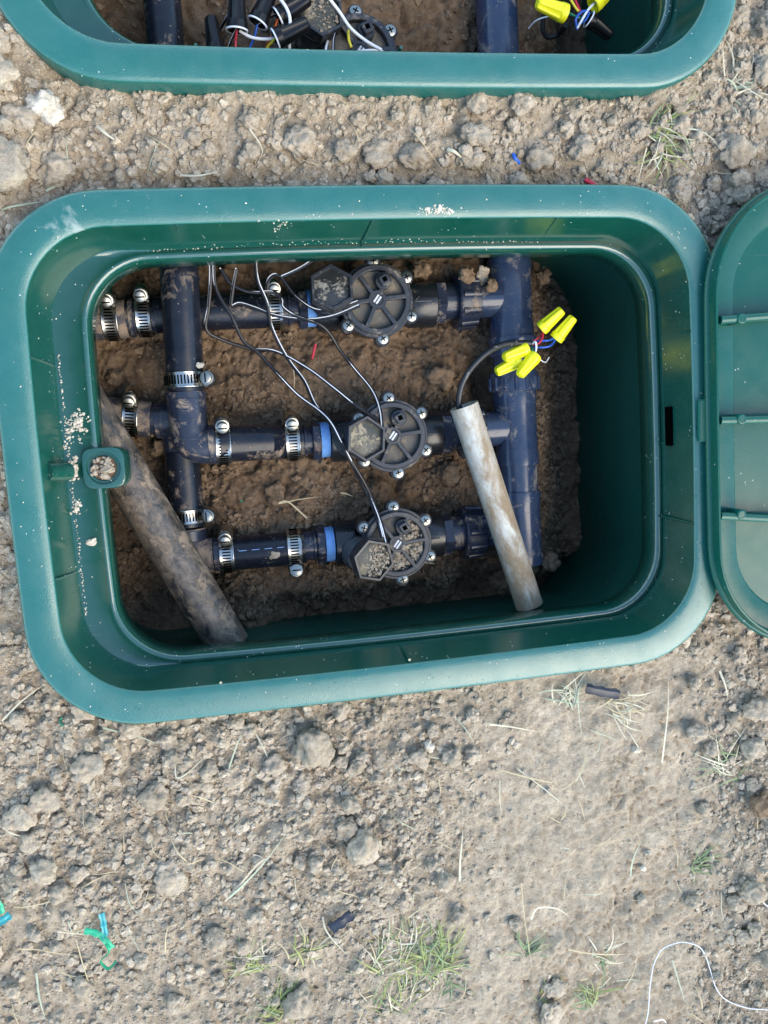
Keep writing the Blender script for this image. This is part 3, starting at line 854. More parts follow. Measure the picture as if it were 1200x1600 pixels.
# ------------------------------------------------------------------ lid lying upside down at the right
lid = empty('upturned_box_cover', (.53, .0, .004), 'green valve box lid lying upside down at the right edge', 'lid')
LX0, LX1, LY0, LY1 = .2600, .800, -.188, .192
def lr(e, r, z): return [p - Vector((.53, 0, .004)) for p in rring(LX0 + e, LX1 - e, LY0 + e, LY1 - e, r, z, .002)]
L1 = MB().loft([lr(.010, .080, .004), lr(.002, .088, .0045), lr(0, .089, .007), lr(.0006, .0885, .0090), lr(.0016, .087, .0100), lr(.0028, .085, .0102),
                lr(.0032, .0848, .0165), lr(.0037, .0845, .0180), lr(.0050, .083, .0183), lr(.0060, .082, .0172), lr(.0078, .081, .0060), lr(.026, .06, .0052), lr(.0265, .0595, .0050)])
L1.build('edge', M['greenlid'], lid, angle=45)
lid['kind'] = 'thing'
L2 = MB()
ringp = lr(.0265, .0595, .0050)
c0 = lr(.0290, .056, .0022); c1 = lr(.12, .02, .0020)
L2.loft([ringp, c0, c1]); b0 = len(L2.v); L2.add(c1, [tuple(range(len(c1)))])
L2.build('panel', M['greenlid'], lid, angle=45)
for v in (500, 657, 806):
    p = at(1125, v, .0155); q = at(1200, v - (6 if v < 600 else 2 if v < 700 else -4), .0155)
    d = (q - p).normalized(); q = p + d * .52
    o_ = Vector((.53, 0, .004))
    rb = MB().tube([p - o_, q - o_], .0033, 12)
    mid = (p + q) / 2 - o_
    rb.box((mid.x, mid.y, mid.z - .006), ((q - p).length, .0030, .012), Matrix.Rotation(math.atan2(d.y, d.x), 3, 'Z'))
    ro = rb.build('stiffener', M['greenlid'], lid)
    kp = at(1158, v - 2, .018) - o_
    MB().lathe(kp - Vector((0, 0, .020)), (0, 0, 1), [(.006, .0042), (.0206, .0042), (.0214, .0038), (.0216, .0030), (.0212, .0026), (.0212, .0001)], 20).build('boss', M['greenlid'], ro)
tb = at(1099, 657, .006) - Vector((.53, 0, .004))
MB().box((tb.x + .003, tb.y, tb.z), (.016, .034, .004), bev=.0012).build('hinge_tab', M['greenlid'], lid)

# ------------------------------------------------------------------ plumbing
ZP = -.134                     # axis height of the valve lines
PR = .0158                     # poly pipe radius
Y1, Y2, Y3 = .1275, .0085, -.0890
def pipe_mb(path, r, n=32, bore=True):
    m = MB().tube(path, r, n, caps=False)
    if bore:
        path = [Vector(p) for p in path]
        for e0, e1 in ((path[0], path[1]), (path[-1], path[-2])):
            d = (e1 - e0).normalized()
            m.lathe(e0, d, [(0, r), (-.0002, r * .97), (0, r * .86), (.02, r * .84)], n, caps=False)
    return m
def thing_pipe(name, path, r, mat, label, group=None):
    path = [Vector(p) for p in path]
    base = path[0].copy()
    rt = empty(name, base, label, 'pipe', group)
    pipe_mb([p - base for p in path], r).build('tube', mat, rt)
    return rt, base
def adaptor(rt, base, x_end, y, z, tape_x):
    """barbed male adaptor: collar, hexagon, blue tape on the thread; runs along +X to the valve"""
    o = Vector((x_end, y, z)) - base
    MB().lathe(o, (1, 0, 0), [(-.004, PR * .86), (.008, PR * .86), (.0085, PR * .95), (.0105, PR * .95), (.011, PR * .80), (tape_x - .012 - x_end, PR * .80)], 28).build('barbed_spigot', M['fitting'], rt)
    t = Vector((tape_x, y, z)) - base
    MB().lathe(t, (1, 0, 0), [(-.0125, .0172), (-.0115, .0188), (-.0055, .0188), (-.0045, .0172)], 6, phase=.3).build('hexagon_nut', M['fitting'], rt, angle=20)
    tm = MB()
    prof = [(-.0046, .0160)]
    for k in range(6):
        prof += [(-.0044 + k * .0015, .0166), (-.0037 + k * .0015, .0160)]
    tm.lathe(t, (1, 0, 0), prof, 28); tm.build('thread_tape', M['tape'], rt)

# line 1 (top)
a1 = at(488, 475, ZP + .012).x; a2 = at(510, 690, ZP + .012).x; a3 = at(517, 848, ZP + .012).x
x1s = at(322, 490, ZP).x
rt, b_ = thing_pipe('poly_pipe', [(-.178, Y1 - .001, ZP), (-.12, Y1, ZP), (a1 - .030, Y1, ZP)], PR, M['poly'], 'black poly pipe feeding the topmost valve, crossing under the upright pipe')
adaptor(rt, b_, a1 - .030, Y1, ZP, a1)
rt, b_ = thing_pipe('poly_pipe', [(-.262, Y1 - .006, ZP), (-.202, Y1 - .003, ZP)], PR * 1.04, M['mudpoly'], 'mud caked pipe stub at the upper left wall, ending at a joiner')
MB().lathe(Vector((-.206, Y1 - .003, ZP)) - b_, (1, 0, 0), [(-.006, .0138), (.006, .0138), (.0065, .0165), (.010, .0165), (.0105, .014), (.0125, .014), (.013, .0165), (.0165, .0165), (.017, .0138), (.030, .0138)], 28).build('joiner', M['fitting'], rt)
# upright pipe A and elbow into line 2
ZA = ZP + .0375
xa = -.1545
rt, b_ = thing_pipe('poly_pipe', [(xa + .004, .215, ZA + .003), (xa + .002, .14, ZA), (xa - .0015, .058, ZA - .006)], PR, M['poly'], 'upright black pipe lying over the others at upper left')
MB().lathe(Vector((xa + .0025, .150, ZA)) - b_, (0, -1, 0), [(0, PR + .0002), (.0, PR + .0009), (.0006, PR + .0009), (.0006, PR + .0002)], 28, caps=False).build('collar_line', M['fitting'], rt)
rt = empty('pipe_elbow', (xa, .03, ZA), 'grey blue elbow turning from the upright pipe into the middle line', 'elbow')
b_ = Vector((xa, .03, ZA))
ex = xa - .0015
ze = ZA - .008
eb = MB()
# elbow: socket down from pipe A, bend, socket to the right
arc = [Vector((ex, .056, ze)), Vector((ex, .0225, ze))]
cxe, cye, re_ = ex + .0115, .0225, .0115
for k in range(1, 9):
    a = PI + (PI / 2) * k / 8
    arc.append(Vector((cxe + re_ * math.cos(a), cye + re_ * math.sin(a), ze)))
arc.append(Vector((ex + .020, .011, ze)))
eb.tube([p - b_ for p in arc], .0163, 30)
el = eb.build('bend', M['fitting'], rt)
for o_, d_ in ((Vector((ex, .0555, ze)), (0, -1, 0)), (Vector((ex + .0205, .011, ze)), (-1, 0, 0))):
    MB().lathe(o_ - b_, d_, [(-.001, .0150), (-.001, .0170), (.0045, .0170), (.005, .0163)], 30).build('socket', M['fitting'], rt)
MB().lathe(Vector((ex, .075, ze + .001)) - b_, (0, -1, 0), [(-.01, .0128), (.018, .0128)], 20).build('spigot', M['fitting'], rt)
MB().lathe(Vector((ex + .019, .011, ze)) - b_, (1, 0, 0), [(0, .0140), (.022, .0128)], 20).build('spigot', M['fitting'], rt)
rt, b_ = thing_pipe('poly_pipe', [(ex + .0235, .011, ze), (ex + .065, .0100, ze - .007), (-.08, .009, ZP + .006), (a2 - .028, Y2, ZP)], PR, M['poly'], 'black poly pipe from the elbow to the middle valve')
adaptor(rt, b_, a2 - .028, Y2, ZP, a2)
# stub at left + buried elbow + pipe B
ZB = ZP - .004
xb = -.1665
rt, b_ = thing_pipe('poly_pipe', [(-.262, .047, ZB), (-.214, .040, ZB), (-.190, .0365, ZB)], PR * 1.05, M['mudpoly'], 'mud caked pipe stub at the left wall beside the elbow')
MB().lathe(Vector((-.194, .037, ZB)) - b_, (1, -.12, 0), [(0, .0138), (.012, .0138), (.0125, .0168), (.022, .0168)], 26).build('spigot', M['fitting'], rt)
rt = empty('pipe_elbow', (xb, .03, ZB), 'dark elbow half hidden below the grey blue one', 'elbow')
b_ = Vector((xb, .03, ZB))
arc = [Vector((xb - .020, .035, ZB))]
for k in range(0, 9):
    a = PI / 2 - (PI / 2) * k / 8
    arc.append(Vector((xb - .018 + .018 * math.cos(a), .017 + .018 * math.sin(a), ZB)))
arc.append(Vector((xb, .004, ZB)))
MB().tube([p - b_ for p in arc], .0160, 28).build('bend', M['fitting'], rt)
rt, b_ = thing_pipe('poly_pipe', [(xb, .006, ZB + .001), (xb - .0005, -.030, ZB), (xb - .001, -.062, ZB)], PR, M['poly'], 'short upright black pipe below the elbow on the left')
rt = empty('pipe_elbow', (xb, -.08, ZB), 'muddy elbow at lower left feeding the lowest line', 'elbow')
b_ = Vector((xb, -.08, ZB))
arc = [Vector((xb - .001, -.064, ZB)), Vector((xb - .001, -.072, ZB))]
for k in range(1, 9):
    a = PI + (PI / 2) * k / 8
    arc.append(Vector((xb - .001 + .0185 + .0185 * math.cos(a), -.072 + .0185 * math.sin(a), ZB)))
arc.append(Vector((xb + .030, -.0905, ZB)))
MB().tube([p - b_ for p in arc], .0160, 28).build('bend', M['mudpoly'], rt)
for o_, d_ in ((Vector((xb - .001, -.0655, ZB)), (0, -1, 0)), (Vector((xb + .030, -.0905, ZB)), (-1, 0, 0))):
    MB().lathe(o_ - b_, d_, [(0, .0150), (0, .0170), (.009, .0170), (.010, .0160)], 28).build('socket', M['fitting'], rt)
MB().lathe(Vector((xb + .029, -.0905, ZB)) - b_, (1, 0, 0), [(0, .0138), (.018, .0130)], 20).build('spigot', M['fitting'], rt)
rt, b_ = thing_pipe('poly_pipe', [(xb + .037, -.0905, ZB), (-.08, -.0900, ZP), (a3 - .024, Y3, ZP)], PR, M['poly'], 'black poly pipe with blue dashes feeding the lowest valve')
adaptor(rt, b_, a3 - .024, Y3, ZP, a3)
for i in range(4):
    xx = xb + .047 + i * .0115
    if -.0755 < xx < -.062: continue
    MB().box(Vector((xx, -.0900 + .004, ZP + PR * .972 + (.0004 if i > 3 else -.0008))) - b_, (.0070, .0006, .0010)).build('print_dash', M['print'], rt, smooth=False)

# diagonal muddy pipe and the white conduit
dA, dB = at(125, 620, -.092), at(354, 1003, -.100)
dv = (dB - dA).normalized()
rt, b_ = thing_pipe('muddy_pipe', [dA - dv * .03, dA.lerp(dB, .3), dA.lerp(dB, .65), dB + dv * .004], .0188, M['muddy'], 'thick mud smeared pipe slanting across the near left corner')
wA, wB = at(725, 634, -.0805), at(827, 945, -.093)
rt, b_ = thing_pipe('conduit', [wA, wA.lerp(wB, .33), wA.lerp(wB, .66), wB], .0128, M['white'], 'white plastic conduit with mud stains leaning across the manifold')

# ------------------------------------------------------------------ hose clamps
def clamp_proto():
    rt = empty('hose_clamp', (0, 0, 0))
    R_ = PR + .0002
    MB().lathe((0, 0, 0), (1, 0, 0), [(-.0062, R_), (-.0062, R_ + .0009), (-.0058, R_ + .0011), (-.0050, R_ + .0009), (.0050, R_ + .0009), (.0058, R_ + .0011), (.0062, R_ + .0009), (.0062, R_)], 48, closed=True).build('band', M['steel'], rt)
    sl_ = MB()
    for k in range(34):
        a = math.radians(30 + k * 9)
        rot = Matrix.Rotation(a, 3, 'X')
        sl_.box(rot @ Vector((0, 0, R_ + .0009)), (.0072, .0012, .0004), rot)
    sl_.build('slot_shades', M['hole_shade'], rt, smooth=False)  # raised black bars paint the shade of band perforations
    hs = MB()
    hs.box((0, 0, R_ + .0028), (.0132, .0150, .0052), bev=.0012)
    hs.lathe((0, -.0078, R_ + .0052), (0, 1, 0), [(0, .0054), (.0006, .0058), (.0150, .0058), (.0156, .0054)], 20)
    h = hs.build('housing', M['steel'], rt)
    s2 = MB()
    s2.lathe((0, -.0175, R_ + .0052), (0, 1, 0), [(0, .0040), (.0004, .0046), (.0050, .0046), (.0052, .0055), (.0062, .0055), (.0064, .0040), (.012, .0040)], 18)
    so_ = s2.build('screw', M['zinc'], rt)
    MB().box((0, -.01755, R_ + .0052), (.0074, .0004, .0011)).build('screw_slot_shade', M['hole_shade'], so_, smooth=False)  # black bar painted as the shade in the screw's groove
    return rt
clamp0 = clamp_proto()
clist = [(-.2150, Y1 - .004, ZP, 0, -62, 0, 'dirty hose clamp nearest the left wall on the top line'),
         (-.1870, Y1 - .002, ZP, 0, -66, 0, 'hose clamp half hidden behind the upright pipe on the top line'),
         (at(430, 480, ZP + .016).x, Y1, ZP, 0, -66, 0, 'hose clamp under the loop of wire on the top line'),
         (-.2065, .0395, ZB, -.12, -62, 0, 'mud coated hose clamp on the pipe stub at the left wall'),
         (xa - .0008, .0665, ZA - .0055, -PI / 2, -78, 0, 'hose clamp on the upright pipe just above the elbow'),
         (at(348, 688, ZP + .02).x, .0103, ze - .003, -.03, -68, .05, 'left hose clamp on the middle line, next to the elbow'),
         (at(457, 684, ZP + .016).x, .0090, ZP + .005, 0, -68, 0, 'hose clamp on the middle line beside the blue tape'),
         (xb - .0008, -.0525, ZB, -PI / 2, -80, 0, 'hose clamp on the short upright pipe at lower left'),
         (at(353, 858, ZP + .016).x, -.0903, ZB + .0015, 0, -70, 0, 'muddy hose clamp on the lowest line next to the elbow'),
         (at(461, 862, ZP + .016).x, -.0894, ZP, PI, -78, 0, 'hose clamp on the lowest line with its screw turned down')]
for i, (x_, y_, z_, rz, rx, ry, lab) in enumerate(clist):
    c = clamp0 if i == 0 else copy_tree(clamp0)
    c.rotation_mode = 'XYZ'
    c.matrix_world = Matrix.Translation((x_, y_, z_)) @ Matrix.Rotation(rz, 4, 'Z') @ Matrix.Rotation(ry, 4, 'Y') @ Matrix.Rotation(math.radians(rx), 4, 'X') @ Matrix.Scale(1.03, 4)
    tag(c, lab, 'hose clamp', 'steel hose clamps on the poly pipes')

# ------------------------------------------------------------------ valves
SCREWS = (92, 34, -26, -84, -142, 150)
def valve(loc, tape_x, right_x, label, hexoff, hexrot, hextilt, cup, dirty):
    """loc: bonnet centre above the line axis; the flow runs along X"""
    b = Vector((loc[0], loc[1], loc[2]))
    rt = empty('irrigation_valve', b, label, 'valve', 'irrigation valves in the boxes')
    body = MB()
    zl = 0.0
    body.lathe((tape_x - loc[0] + .0045, 0, 0), (1, 0, 0), [(0, .0155), (0, .0208), (.004, .0212), (.018, .0208), (.022, .0178), (.040, .0178)], 32)
    body.lathe((right_x - loc[0], 0, 0), (-1, 0, 0), [(0, .0155), (0, .0208), (.001, .0212), (.024, .0208), (.030, .0178), (.045, .0178)], 32)
    body.lathe((0, 0, -.022), (0, 0, 1), [(0, .012), (.006, .022), (.016, .0285), (.044, .0300), (.0505, .0318)], 40)
    bo = body.build('body', M['valve'], rt)
    # raised flow arrow on the outlet neck
    ar = MB()
    for (p, q) in (((right_x - loc[0] - .022, .0), (right_x - loc[0] - .006, .0)), ((right_x - loc[0] - .022, .0), (right_x - loc[0] - .0175, .0045)), ((right_x - loc[0] - .022, .0), (right_x - loc[0] - .0175, -.0045))):
        def onr(x_, y_): return Vector((x_, y_, math.sqrt(.0208 ** 2 - y_ ** 2) + .0003))
        ar.tube([onr(*p), onr((p[0] + q[0]) / 2, (p[1] + q[1]) / 2), onr(*q)], .0006, 6)
    ar.build('flow_arrow', M['bonnet'], bo)
    zb = .0290
    bn = MB()
    bn.lathe((0, 0, zb), (0, 0, 1), [(0, .0310), (0, .0326), (.0045, .0326), (.0050, .0322), (.0050, .0300), (.0055, .0300), (.0090, .0298), (.0098, .0290), (.0098, .0256), (.0092, .0249), (.0030, .0247)], 56, caps=False)
    for k in range(6):
        a = math.radians(k * 60 + 5)
        rot = Matrix.Rotation(a, 3, 'Z')
        bn.box(rot @ Vector((.0165, 0, zb + .0060)), (.0190, .0036, .0074), rot, bev=.0005)
    bn.lathe((0, 0, zb + .004), (0, 0, 1), [(0, .0082), (.0050, .0082), (.0058, .0075), (.0058, .0052), (.0050, .0046), (.0050, .0001)], 28, caps=False)
    for a_ in SCREWS:
        a = math.radians(a_)
        p = Vector((.0335 * math.cos(a), .0335 * math.sin(a), zb - .010))
        bn.lathe(p, (0, 0, 1), [(0, .0060), (.0128, .0066), (.0136, .0060)], 18)
    bon = bn.build('bonnet', M['bonnet'], rt)
    MB().lathe((0, 0, zb + .0030), (0, 0, 1), [(0, .0250), (.0003, .0250), (.0004, .0001)], 40, caps=False).build('bonnet_pockets', M['pocket'], bon)
    pl = MB()
    rot = Matrix.Rotation(math.radians(52), 3, 'Z')
    for s_ in (-1, 1):
        pl.box(rot @ Vector((0, .0013 * s_, zb + .0093)), (.0075, .0015, .0005), rot)
    pl.build('badge', M['plate'], bon, smooth=False)
    for a_ in SCREWS:
        a = math.radians(a_)
        p = Vector((.0335 * math.cos(a), .0335 * math.sin(a), zb + .0034))
        s_ = MB().lathe(p, (0, 0, 1), [(0, .0052), (.0008, .0054), (.0020, .0048), (.0028, .0032), (.0030, .0001)], 20, caps=False)
        sm = s_.build('screw', M['zinc'], rt)
        cr = MB()
        ph = random.uniform(0, 3)
        for q in (0, PI / 2):
            rr = Matrix.Rotation(ph + q, 3, 'Z')
            cr.box(p + Vector((0, 0, .0029)), (.0052, .0010, .0005), rr)
        cr.build('cross_recess_shade', M['hole_shade'], sm, smooth=False)  # black cross painted as the shade of the driver recess
    # flow control knob
    kp = Vector((.0060, .0155, zb + .005))
    kn = MB().lathe(kp, (0, 0, 1), [(0, .0075), (.006, .0072), (.0066, .0066), (.0066, .0001)], 20, caps=False)
    rot = Matrix.Rotation(.5, 3, 'Z')
    kn.box(kp + Vector((0, 0, .0095)), (.0085, .0085, .006), rot, bev=.0008)
    ko = kn.build('flow_knob', M['bonnet'], rt)
    MB().lathe(kp + Vector((0, 0, .0125)), (0, 0, 1), [(0, .0028), (.0002, .0028)], 4, phase=1.2).build('knob_hole_shade', M['hole_shade'], ko, smooth=False)  # black disc on the knob painting the shade of its hole
    # solenoid
    ho = Vector((hexoff[0], hexoff[1], 0))
    ax = (Matrix.Rotation(hextilt[1], 3, 'Y') @ Matrix.Rotation(hextilt[0], 3, 'X')) @ Vector((0, 0, 1))
    base = Vector((hexoff[0], hexoff[1], .012))
    so_ = MB()
    prof = [(0, .0150)]
    for k in range(7): prof += [(.006 + k * .0028, .0158), (.0072 + k * .0028, .0166), (.0082 + k * .0028, .0158)]
    prof += [(.0285, .0165), (.0300, .0180)]
    so_.lathe(base, ax, prof, 36)
    sol = so_.build('solenoid', M['bonnet'], rt)
    cupm = MB()
    cupm.lathe(base, ax, [(.0290, .0160), (.0300, .0196), (.0425, .0200), (.0430, .0196), (.0430, .0176), (.0424, .0172), (.0390, .0168)], 6, phase=hexrot, caps=False)
    cupm.build('hexagon_cup', M['bonnet'], sol, angle=30)
    MB().lathe(base, ax, [(.0388, .0176), (.0390, .0172), (.0396, .0001)], 6, phase=hexrot, caps=False).build('cup_fill', cup, sol)
    if dirty:
        P_, R_ = [], []
        topc = base + ax * .0395
        def inpl(q, rr): return topc + Vector((q * math.cos(rr), q * math.sin(rr), 0))
        for _ in range(dirty):
            a = random.uniform(0, 6.28); q = .0145 * math.sqrt(random.random())
            p = inpl(q, a)
            if dirty > 150 or random.random() < sstep(.3, .6, fbm(np.array([p.x * 90]), np.array([p.y * 90]), 2, 3))[0]:
                P_.append((p.x, p.y, p.z + random.uniform(0, .001))); R_.append(float(power_r(1, .0004, .0016, 2.2)[0]))
        if dirty > 150:
            for _ in range(420):
                a = random.uniform(-2.0, 1.1); q = random.uniform(.006, .028)
                hh = .0040 + random.random() * .0065 * (1 - q / .035)
                P_.append((q * math.cos(a), q * math.sin(a), zb + hh)); R_.append(float(power_r(1, .0006, .0030, 2.0)[0]))
        o_ = crumbs('settled_soil', np.array(P_), np.array(R_), M['clod'], T1, flat=.7, parent=rt, smooth=True); o_['kind'] = 'stuff'
    return rt
def vloc(u, v): p = at(u, v, ZP + .035); return p
v1, v2, v3 = vloc(589, 470), vloc(613, 678), vloc(620, 846)
R1, R2, R3 = at(682, 466, ZP + .015).x, at(692, 680, ZP + .015).x, at(694, 836, ZP + .015).x
valve((v1.x, Y1, ZP), a1, R1, 'topmost black valve half under the box lip', (-.0400, .002), .50, (-.16, -.02), M['cupdark'], 0)
valve((v2.x, Y2, ZP), a2, R2, 'middle black valve with dusty bonnet', (-.0370, -.001), .42, (0, .26), M['cupdirt'], 0)
valve((v3.x, Y3, ZP), a3, R3, 'lowest black valve heaped with crumbled soil', (-.0350, -.007), .75, (.08, .25), M['cupdirt'], 320)

# ------------------------------------------------------------------ supply manifold at the right
XM = .1480
def manifold(off, label, arms, y_top, y_bot, fittings=True):
    b = Vector((XM, 0, ZP)) + Vector(off)
    rt = empty('supply_manifold', b, label, 'manifold', 'blue grey supply manifolds')
    MR = .0190
    runs = MB().tube([(0, y_top, 0), (0, y_bot + .02, 0)], MR, 36)
    main = runs.build('main_pipe', M['manifold'], rt)
    MB().lathe((0, y_bot + .02, 0), (0, -1, 0), [(0, MR), (.008, MR * .96), (.015, MR * .75), (.019, MR * .35), (.0195, .0001)], 30, caps=False).build('end_cap', M['manifold'], main)
    for i, (yy, rx_) in enumerate(arms):
        te = MB()
        te.lathe((0, yy - .036, 0), (0, 1, 0), [(0, MR), (0, MR + .0018), (.008, MR + .0022), (.016, MR + .0012), (.056, MR + .0012), (.064, MR + .0022), (.072, MR + .0018), (.072, MR)], 36)
        xn = rx_ - b.x
        te.lathe((0, yy, 0), (-1, 0, 0), [(0, .0165), (.028, .0165), (-xn - .036, .0165)], 32)
        tee = te.build('tee', M['manifold'], rt)
        # collar, hexagon and ribbed union nut towards the valve
        MB().lathe((xn + .0002, yy, 0), (1, 0, 0), [(0, .0185), (.0008, .0205), (.0090, .0205), (.0098, .0185)], 6, phase=.26).build('hexagon_nut', M['fitting'], tee, angle=20)
        un = MB()
        un.lathe((xn + .0095, yy, 0), (1, 0, 0), [(0, .0172), (.0110, .0172), (.0112, .0245), (.0126, .0258), (.0150, .0250), (.0310, .0236), (.0322, .0215), (.0326, .0165)], 32)
        for k in range(10):
            a = 2 * PI * k / 10 + .2
            d_ = Vector((0, math.cos(a), math.sin(a)))
            un.tube([Vector((xn + .0235, yy, 0)) + d_ * .0232, Vector((xn + .0400, yy, 0)) + d_ * .0222], [.0040, .0032], 12)
        un.build('union_nut', M['fitting'], tee)
    if fittings:
        y0 = at(805, 595, ZP + .02).y - off[1]
        cm = MB().lathe((0, y0 + .010, 0), (0, -1, 0), [(0, MR), (.0005, MR + .0035), (.004, MR + .0045), (.019, MR + .0045), (.0195, MR + .0020), (.023, MR)], 36)
        for k in range(14):
            a = 2 * PI * k / 14
            d_ = Vector((math.cos(a), 0, math.sin(a)))
            cm.tube([Vector((0, y0 + .004, 0)) + d_ * (MR + .0038), Vector((0, y0 - .008, 0)) + d_ * (MR + .0038)], .0022, 8)
        cm.build('union_collar', M['manifold'], rt)
        y1_ = at(800, 527, ZP + .02).y - off[1]
        MB().lathe((0, y1_ + .002, 0), (0, -1, 0), [(0, MR), (.0003, MR + .0038), (.0035, MR + .0042), (.006, MR + .0030), (.018, MR + .0028), (.0185, MR)], 36).build('flange', M['manifold'], rt)
    return rt
manifold((0, 0, 0), 'blue grey plastic manifold running down the right of the pit', [(Y1 + .002, R1), (Y2, R2), (Y3, R3)], .205, -.118)

# ------------------------------------------------------------------ wires
def wire(pts, mat, label, r=.0016, stripe=True, group='thin wires in the open valve box', name='wire', side=(-1, 1)):
    P = smooth_path([at(u, v, z) for u, v, z in pts], 7)
    b = P[0].copy()
    P = [p - b for p in P]
    o = MB().tube(P, r, 8).build(name, mat, None)
    o.location = b
    tag(o, label, 'wire', group)
    if stripe:
        sd = Vector((side[0] * .55, side[1] * .45, .75)).normalized()
        MB().tube([p + sd * r * .80 for p in P], r * .36, 6).build('white_stripe', M['wirewhite'], o)
    return o
zt = -.100
wire([(329, 410, -.095), (329, 440, -.097), (326, 480, -.105), (322, 514, -.112), (345, 530, -.118), (392, 545, -.122), (432, 549, -.120), (482, 576, -.108), (522, 606, -.096), (552, 630, -.090), (590, 657, -.0915)], M['wireblack'], 'wire bending sharply at far left then running to the middle valve')
wire([(334, 410, -.094), (338, 452, -.098), (362, 495, -.103), (380, 532, -.112), (402, 550, -.116), (432, 582, -.118), (466, 617, -.112), (500, 642, -.100), (519, 662, -.090), (535, 692, -.085), (552, 724, -.088), (575, 765, -.095), (594, 812, -.094), (606, 856, -.0905)], M['wireblack'], 'long wire running from the upper left down to the lowest valve')
wire([(399, 408, -.096), (403, 440, -.100), (417, 474, -.104), (424, 510, -.112), (440, 545, -.116), (456, 570, -.117), (476, 597, -.113), (492, 632, -.106), (512, 656, -.094), (526, 680, -.087), (544, 714, -.086), (566, 756, -.096), (586, 800, -.097), (597, 840, -.0905)], M['wireblack'], 'wire joining the long one and dropping beside it to the lowest valve', side=(1, 1))
wire([(492, 405, -.088), (468, 420, -.093), (440, 433, -.099)], M['wireblack'], 'short wire end slanting under the lip above the top line')
wire([(417, 452, -.107), (420, 437, -.102), (430, 429, -.099), (441, 435, -.099), (458, 458, -.100), (482, 478, -.099), (502, 485, -.096), (530, 482, -.092), (560, 471, -.0905)], M['wireblack'], 'looped wire over the top hose clamp ending at the topmost valve')
wire([(364, 478, -.115), (376, 474, -.113), (400, 481, -.112), (432, 493, -.110), (478, 499, -.106), (520, 494, -.099), (562, 477, -.0905)], M['wireblack'], 'wire lying along the top pipe to the topmost valve')
wire([(412, 456, -.108), (428, 457, -.108), (442, 468, -.108), (444, 480, -.107), (460, 492, -.105), (480, 500, -.104), (500, 507, -.104), (516, 522, -.108), (532, 548, -.113), (556, 578, -.113), (582, 610, -.104), (594, 640, -.095), (598, 676, -.0905)], M['wireblack'], 'wire curving round the top clamp and down to the middle valve')
wire([(345, 420, -.103), (358, 440, -.106), (380, 453, -.109), (402, 457, -.110), (416, 456, -.109)], M['wireblack'], 'thin wire crossing the soil above the top pipe')
wire([(370, 420, -.100), (365, 445, -.106), (361, 475, -.114)], M['wireblack'], 'short upright wire touching the top pipe')

# cable from the conduit and its yellow connectors
cp = smooth_path([at(*p) for p in ((722, 655, -.082), (717, 630, -.079), (721, 603, -.076), (735, 577, -.074), (760, 552, -.075), (788, 538, -.080), (815, 536, -.086), (835, 537, -.088))], 8)
b_ = cp[0].copy()
cb_ = MB().tube([p - b_ for p in cp], .0027, 14).build('control_cable', M['cable'])
cb_.location = b_; tag(cb_, 'scuffed black cable curving out of the white conduit', 'cable')
def conn_proto(mat, name):
    m = MB()
    n = 36; V = []; F = []
    prof = [(0, .0058, 0), (.0005, .0066, 0), (.005, .0066, .0), (.0055, .0062, .5), (.022, .0047, 1), (.0238, .0043, .6), (.0245, .0034, .0)]
    for t, r, fl in prof:
        for k in range(n):
            rr = r * (1 - .17 * fl * (1 if (k // 3) % 2 else 0))
            a = 2 * PI * k / n
            V.append((t, rr * math.cos(a), rr * math.sin(a)))
    for i in range(len(prof) - 1):
        for k in range(n):
            k2 = (k + 1) % n
            F.append((i * n + k, i * n + k2, (i + 1) * n + k2, (i + 1) * n + k))
    F.append(tuple(range((len(prof) - 1) * n, len(prof) * n)))
    m.add(V, F)
    m.lathe((0, 0, 0), (1, 0, 0), [(0, .0058), (.0003, .0050), (.012, .0040), (.012, .0001)], 24, caps=False)
    return m.build(name, mat, None, angle=40)
def place_conn(o, mouth, tip, label, s=1.0, group=None):
    d = (tip - mouth).normalized()
    o.matrix_world = Matrix.Translation(mouth) @ d.to_track_quat('X', 'Z').to_matrix().to_4x4() @ Matrix.Scale(s, 4)
    return tag(o, label, 'wire connector', group)
cy = conn_proto(M['yellow'], 'wire_connector')
yl = [((845, 514, -.088), (872, 490, -.080), 'yellow twist connector pointing up to the right, uppermost'),
      ((868, 530, -.090), (886, 508, -.084), 'yellow twist connector just right of the uppermost one'),
      ((822, 545, -.088), (784, 560, -.082), 'left facing yellow twist connector lying above two others'),
      ((812, 563, -.092), (772, 583, -.092), 'lowest left yellow twist connector partly under the others'),
      ((836, 556, -.085), (812, 586, -.080), 'yellow twist connector pointing down over the union collar')]
for i, (a, b, lab) in enumerate(yl):
    c = cy if i == 0 else cy.copy()
    if i: col.objects.link(c)
    place_conn(c, at(*a), at(*b), lab, 1.0, 'yellow twist connectors in the open valve box')
def thin(pts, mat, label, r=.0009, group='coloured wire ends at the yellow connectors'):
    return wire(pts, M[mat], label, r, False, group)
thin([(828, 537, -.088), (838, 530, -.085), (848, 522, -.086), (850, 512, -.087)], 'wirered', 'red wire end in the uppermost yellow connector')
thin([(830, 540, -.088), (842, 536, -.082), (848, 526, -.083), (846, 516, -.087)], 'wirered', 'second red wire end looping beside the first one')
thin([(830, 538, -.089), (842, 533, -.084), (856, 532, -.082), (868, 528, -.088)], 'wireblue', 'blue wire end running into the right yellow connector')
thin([(832, 542, -.088), (845, 543, -.083), (860, 540, -.083), (870, 528, -.088)], 'wireblue', 'lower blue wire end curving into the right yellow connector')
thin([(830, 540, -.088), (836, 534, -.082), (838, 542, -.082), (836, 552, -.085), (832, 556, -.086)], 'wirewhite', 'white wire end between the yellow connectors')
